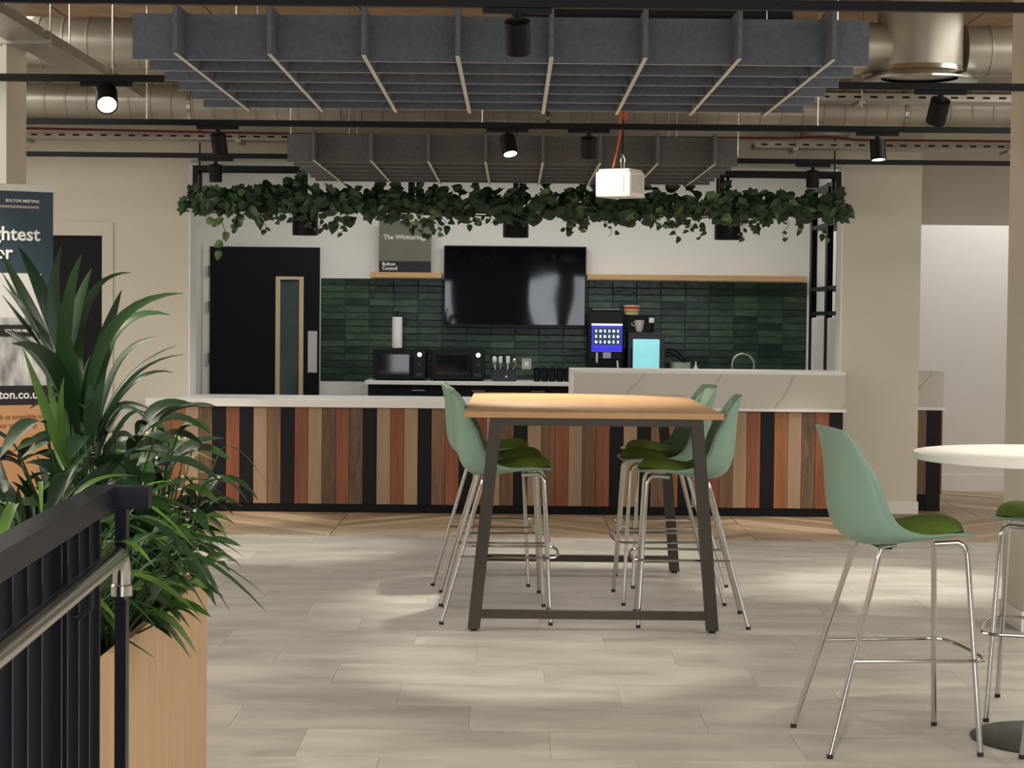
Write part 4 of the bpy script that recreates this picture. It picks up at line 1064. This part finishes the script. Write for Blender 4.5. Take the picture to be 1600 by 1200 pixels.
for (b_, m_, t_, wpx, tone, d1, d2_) in BL:
    b = leaf_strip((P(b_[0], b_[1], PYc), P(m_[0], m_[1], PYc+d1), P(t_[0], t_[1], PYc+d2_)), wpx*PYc/F*.92)
    part('blade', b, LG[tone], palm, True)
stm = [((112, 955), (112, 740), (100, 560)), ((120, 955), (120, 760), (112, 600)), ((128, 955), (132, 790), (135, 640)), ((118, 955), (128, 760), (150, 660))]
for a_, m_, t_ in stm:
    q0_, q1_, q2_ = P(*a_, PYc), P(*m_, PYc), P(*t_, PYc); q0_.z = SOIL
    part('stem', MB().tube([q0_, q1_, q2_], [.011, .009, .005], 8), LG['m'], palm, True)

def rosette(name, label, base, nl, lmin, lmax, wd, tones, seed, elev=(.5, 1.3), droop=(.2, .6), shape=.4, cat='plant', leafname='leaf', stalk=0):
    r = random.Random(seed); t_ = plant(name, label, base, cat)
    for i in range(nl):
        a_ = 2*PI*i/nl*5.3+r.uniform(-.3, .3)
        el = r.uniform(*elev); L_ = r.uniform(lmin, lmax)
        h = Vector((math.cos(a_), math.sin(a_), 0)); s0_ = Vector(base)+h*.02+Vector((0, 0, r.uniform(0, .03)))
        if stalk:
            e0 = s0_; sl = stalk*r.uniform(.25, 1.15)
            s0_ = s0_+h*math.cos(el)*sl+Vector((0, 0, math.sin(el)*sl))
            part('stalk', MB().tube([e0, (e0+s0_)/2+Vector((0, 0, .02)), s0_], .003, 5), LG['m'], t_)
            el = r.uniform(-.2, .9)
        d = h*math.cos(el)+Vector((0, 0, math.sin(el))); dr_ = r.uniform(*droop)
        mid = s0_+d*L_*.5; tip = s0_+d*L_+h*L_*.12-Vector((0, 0, dr_*L_))
        b = leaf_strip((s0_, mid, tip), wd*r.uniform(.75, 1.2), shape, 8, .3, Vector((0, -.2, 1)) if el < 1.1 else None)
        part(leafname, b, LG[r.choice(tones)], t_, True)
    return t_
def soilpt(x, y): return Vector((x, y, SOIL))
rosette('strap_leaf_plant', 'dark strap leaved plant at the banner end of the oak planter', soilpt(P(40, 900, 5.35).x, 5.35), 30, .5, .72, .05, 'ddm', 11, (1.0, 1.45), (.05, .3))
rosette('spider_plant', 'small bright grassy spider plant among the palm stems', soilpt(P(60, 900, 5.05).x, 5.05), 60, .2, .32, .016, 'mbbm', 12, (.7, 1.4), (.2, .7), stalk=.42)
rosette('leafy_lily', 'glossy dark leaved lily close to the palm stems', soilpt(P(145, 900, 5.55).x, 5.55), 50, .14, .21, .075, 'dddm', 13, (1.15, 1.52), (.1, .5), .42, stalk=.62)
rosette('leafy_lily', 'broad grey-green leaved lily above the railing end', soilpt(P(185, 900, 5.75).x, 5.75), 44, .13, .19, .07, 'mmsd', 14, (1.2, 1.53), (.2, .6), .42, stalk=.48)
rosette('spider_plant', 'pale variegated spider plant at the bar end of the planter', soilpt(P(240, 900, 6.0).x, 6.0), 60, .08, .16, .012, 'ybmb', 15, (1.2, 1.53), (.2, .8), stalk=.46)
rosette('leafy_lily', 'lush mid green lily spilling over the planter corner', soilpt(P(250, 930, 5.9).x, 5.9), 64, .09, .15, .055, 'mmbd', 16, (1.1, 1.5), (.2, .7), .42, stalk=.36)
rosette('leafy_lily', 'bright green lily drooping over the planter edge', soilpt(P(205, 950, 5.45).x, 5.45), 56, .10, .15, .055, 'bmmb', 17, (.7, 1.4), (.2, .8), .42, stalk=.26)
rosette('leafy_lily', 'fresh green lily just behind the thin black post', soilpt(P(170, 960, 5.05).x, 5.05), 50, .11, .17, .05, 'bmm', 18, (.7, 1.4), (.2, .8), .42, stalk=.32)
rosette('strap_leaf_plant', 'low dark filler plant hidden behind the railing top', soilpt(P(110, 930, 5.75).x, 5.8), 40, .4, .58, .055, 'ddm', 19, (1.1, 1.48), (.1, .4))
rosette('fern', 'bushy green fern at the end of the planter by the handrail', soilpt(P(50, 960, 4.85).x, 4.85), 70, .16, .28, .026, 'mmbd', 20, (.6, 1.4), (.2, .7), stalk=.40)
# long drooping leaves reaching over the floor at the corner
dl = plant('arching_lily', 'lily with long arching leaves reaching past the planter corner', soilpt(PX1-.12, 6.12))
for (b_, m_, t_, wpx, tone) in [((275, 850), (318, 806), (356, 845), 12, 'y'), ((278, 850), (315, 822), (341, 852), 10, 'b'), ((270, 880), (312, 852), (356, 867), 9, 's'), ((265, 880), (292, 868), (316, 866), 9, 'd'), ((262, 800), (290, 782), (300, 795), 16, 'd'),
                                ((240, 905), (262, 925), (266, 990), 26, 'b'), ((205, 940), (240, 950), (266, 992), 22, 'm'), ((268, 850), (285, 830), (300, 815), 26, 'm'), ((262, 890), (276, 860), (288, 828), 22, 'b'), ((268, 905), (276, 880), (280, 850), 18, 'm'), ((205, 740), (235, 700), (266, 676), 34, 's'), ((190, 750), (205, 715), (222, 690), 26, 'm')]:
    Yl = 6.1 if b_[0] > 245 else 5.6
    part('leaf', leaf_strip((P(*b_, Yl), P(*m_, Yl+.05), P(*t_, Yl+.02)), wpx*Yl/F*1.05, .45), LG[tone], dl, True)
for xx, yy in ((270, 880), (262, 900), (275, 860)):
    q = P(xx, yy, 6.1); part('stem', MB().tube([(PX1-.12, 6.12, SOIL), ((q.x+PX1-.12)/2, 6.11, (q.z+SOIL)/2), q], .005, 6), LG['m'], dl, True)

# ------------------------------------------------------------------ railing
RYp = 4.5
def rail_x(Y): return P(190, 900, RYp).x-.052*(Y-RYp)
rl_ = thing('guard_railing', 'black steel guard railing with upright flat bars and a steel handrail', 'railing', (rail_x(3.9), 3.9, 0))
gz1 = P(200, 759, RYp).z; gz0 = P(200, 794, RYp).z
M_rail = mat('black_rail_paint', (.0055, .0065, .012), .35, var=.1, scale=10, spec=.3)
xa, xb = P(163, 775, RYp).x, P(235, 775, RYp).x
# top bar running towards the camera and its short return
def along(Ya, Yb_, dx0, dx1, z0_, z1_):
    m = MB(); q = []
    for Y in (Ya, Yb_):
        q.append([m.bm.verts.new((rail_x(Y)+dx, Y, z)) for dx, z in ((dx0, z0_), (dx1, z0_), (dx1, z1_), (dx0, z1_))])
    m.bm.faces.new(q[0]); m.bm.faces.new(q[1])
    for k in range(4): m.bm.faces.new((q[0][k], q[0][(k+1) % 4], q[1][(k+1) % 4], q[1][k]))
    return m
part('top_bar', along(2.6, RYp-.025, -.07, -.012, gz0, gz1), M_rail, rl_)
part('top_bar_return', MB().box(rail_x(RYp)-.07, xb, RYp-.025, RYp+.025, gz0, gz1, .002), M_rail, rl_)
part('end_post', MB().box(rail_x(RYp)-.012, rail_x(RYp)+.014, RYp-.02, RYp+.02, 0, gz0), M_rail, rl_)
part('bottom_bar', along(2.6, RYp-.02, -.06, -.02, .06, .10), M_rail, rl_)
for k in range(13):
    Y = RYp-.19-.135*k; x = rail_x(Y)-.045
    wbar = .05 if k % 5 != 4 else .075
    part('baluster', MB().box(x-wbar/2, x+wbar/2, Y-.005, Y+.005, .1, gz0), M_rail, rl_)
hz = P(200, 858, RYp-.08).z-.01; hr = .0215
hx = lambda Y: rail_x(Y)+.0+.012
Yt = RYp-.09
pts = [(hx(2.6), 2.6, hz), (hx(Yt-.05), Yt-.05, hz), (hx(Yt-.02), Yt-.02, hz-.004), (hx(Yt), Yt, hz-.02), (hx(Yt), Yt+.008, hz-.04), (hx(Yt), Yt+.008, hz-.075)]
part('handrail', MB().tube(pts, hr, 20), M_steel, rl_, True, label='round brushed steel handrail')
part('handrail_collar', MB().lathe((hx(Yt), Yt+.008, hz-.10), [(.014, 0), (.0255, .003), (.0255, .026), (.022, .03)], 20), M_steel, rl_, True)
part('handrail_bracket', MB().tube([(hx(Yt), Yt+.01, hz-.10), (hx(Yt)-.004, RYp-.02, hz-.11)], .008, 8), M_rail, rl_, True)
Yq = 4.0
part('handrail_bracket', MB().tube([(hx(Yq), Yq, hz-.02), (hx(Yq), Yq, hz-.06), (hx(Yq)-.03, Yq+.02, hz-.085), (rail_x(Yq)-.045, Yq+.05, hz-.085)], .007, 8), M_rail, rl_, True)

# ------------------------------------------------------------------ banner
BYr = 8.05
br_ = P(83, 290, BYr); bth = math.radians(-26)     # turns its right edge away from the camera
bn = thing('rollup_banner', 'navy roll-up banner with white lettering and an orange foot behind the palm', 'banner', (br_.x, BYr, 0), math.radians(30))
bw = .85; btop = br_.z-.03
# local frame: x from -bw (left) to 0 (right edge), facing -Y
Lm = world_of(bn)
def bpart(name, x0_, x1_, z0_, z1_, m, dy=.0, th_=.0012, label=None):
    return part(name, MB().box(x0_, x1_, -th_-dy, -dy, z0_, z1_), m, bn, local=True, label=label)
def zpix(y): return P(83, y, BYr).z
bpart('backing', -bw, 0, .09, btop, mat('banner_navy', (.022, .050, .075), .55, var=.08), 0, .0015)
part('top_rail', MB().box(-bw-.005, .012, -.012, .008, btop, btop+.03, .002), mat('silver_rail', (.62, .61, .56), .4, .3), bn, local=True)
part('cassette', MB().box(-bw-.01, .015, -.05, .05, .012, .09, .01), M_steel, bn, local=True)
part('side_pole', MB().tube([(-.02, .02, .09), (-.02, .02, btop)], .008, 8), M_steel, bn, local=True)
for xx in (-bw+.1, -.1): part('foot', MB().box(xx-.02, xx+.02, -.14, .14, 0, .012), M_steel, bn, local=True)
sX = 1/ (F/BYr)/math.cos(math.radians(30))*.97
def lx(px_): return (px_-85)*sX
bpart('accent_line', -bw+.05, lx(65), zpix(327), zpix(323.5), mat('salmon_line', (.45, .30, .26), .6), .002)
bpart('notice_card', lx(3), lx(68), zpix(497), zpix(428), mat('white_card', (.72, .72, .70), .6), .002)
bpart('townhall_photo', -bw+.002, lx(88), zpix(602), zpix(488), mat('grey_photo_print', (.42, .42, .43), .6, var=.85, scale=7, stretch=(2.5, 1, 1)), .0016)
bpart('caption_strip', lx(5), lx(56), zpix(526), zpix(508), mat('black_strip', (.012, .012, .014), .5), .003)
bpart('web_strip', -bw+.002, lx(86), zpix(632), zpix(602), mat('banner_black', (.012, .010, .014), .5), .0028)
bpart('foot_panel', -bw+.002, lx(88), .1, zpix(632), mat('banner_orange', (.62, .33, .155), .55, var=.05), .0022)
def btext(s_, xpx, ypx, size, m, align='RIGHT', bold=.002, name='lettering'):
    me = text_mesh(s_, size, Matrix.Translation((lx(xpx), -.0045, zpix(ypx))) @ FRONT, bold=bold, align=align); me.materials.append(m)
    return part(name, me, m, bn, local=True)
M_btxt = mat('banner_white_print', (.86, .86, .84), .6)
btext('ghtest', 66, 377, .080, M_btxt, bold=.0016)
btext('for', 28, 406, .080, M_btxt, bold=.0016)
btext('lton.co.uk', 72, 622, .050, M_btxt, bold=.001)
btext('BOLTON MEETING', 65, 318, .0165, M_btxt, bold=.0003)
btext('BOLTON MEET', 55, 519, .0165, M_btxt, bold=.0003)
M_brn = mat('brown_print', (.33, .15, .06), .6)
btext('with us accessible to', 72, 653, .026, M_brn, bold=.0006)
btext('your community', 62, 666, .026, M_brn, bold=.0006)
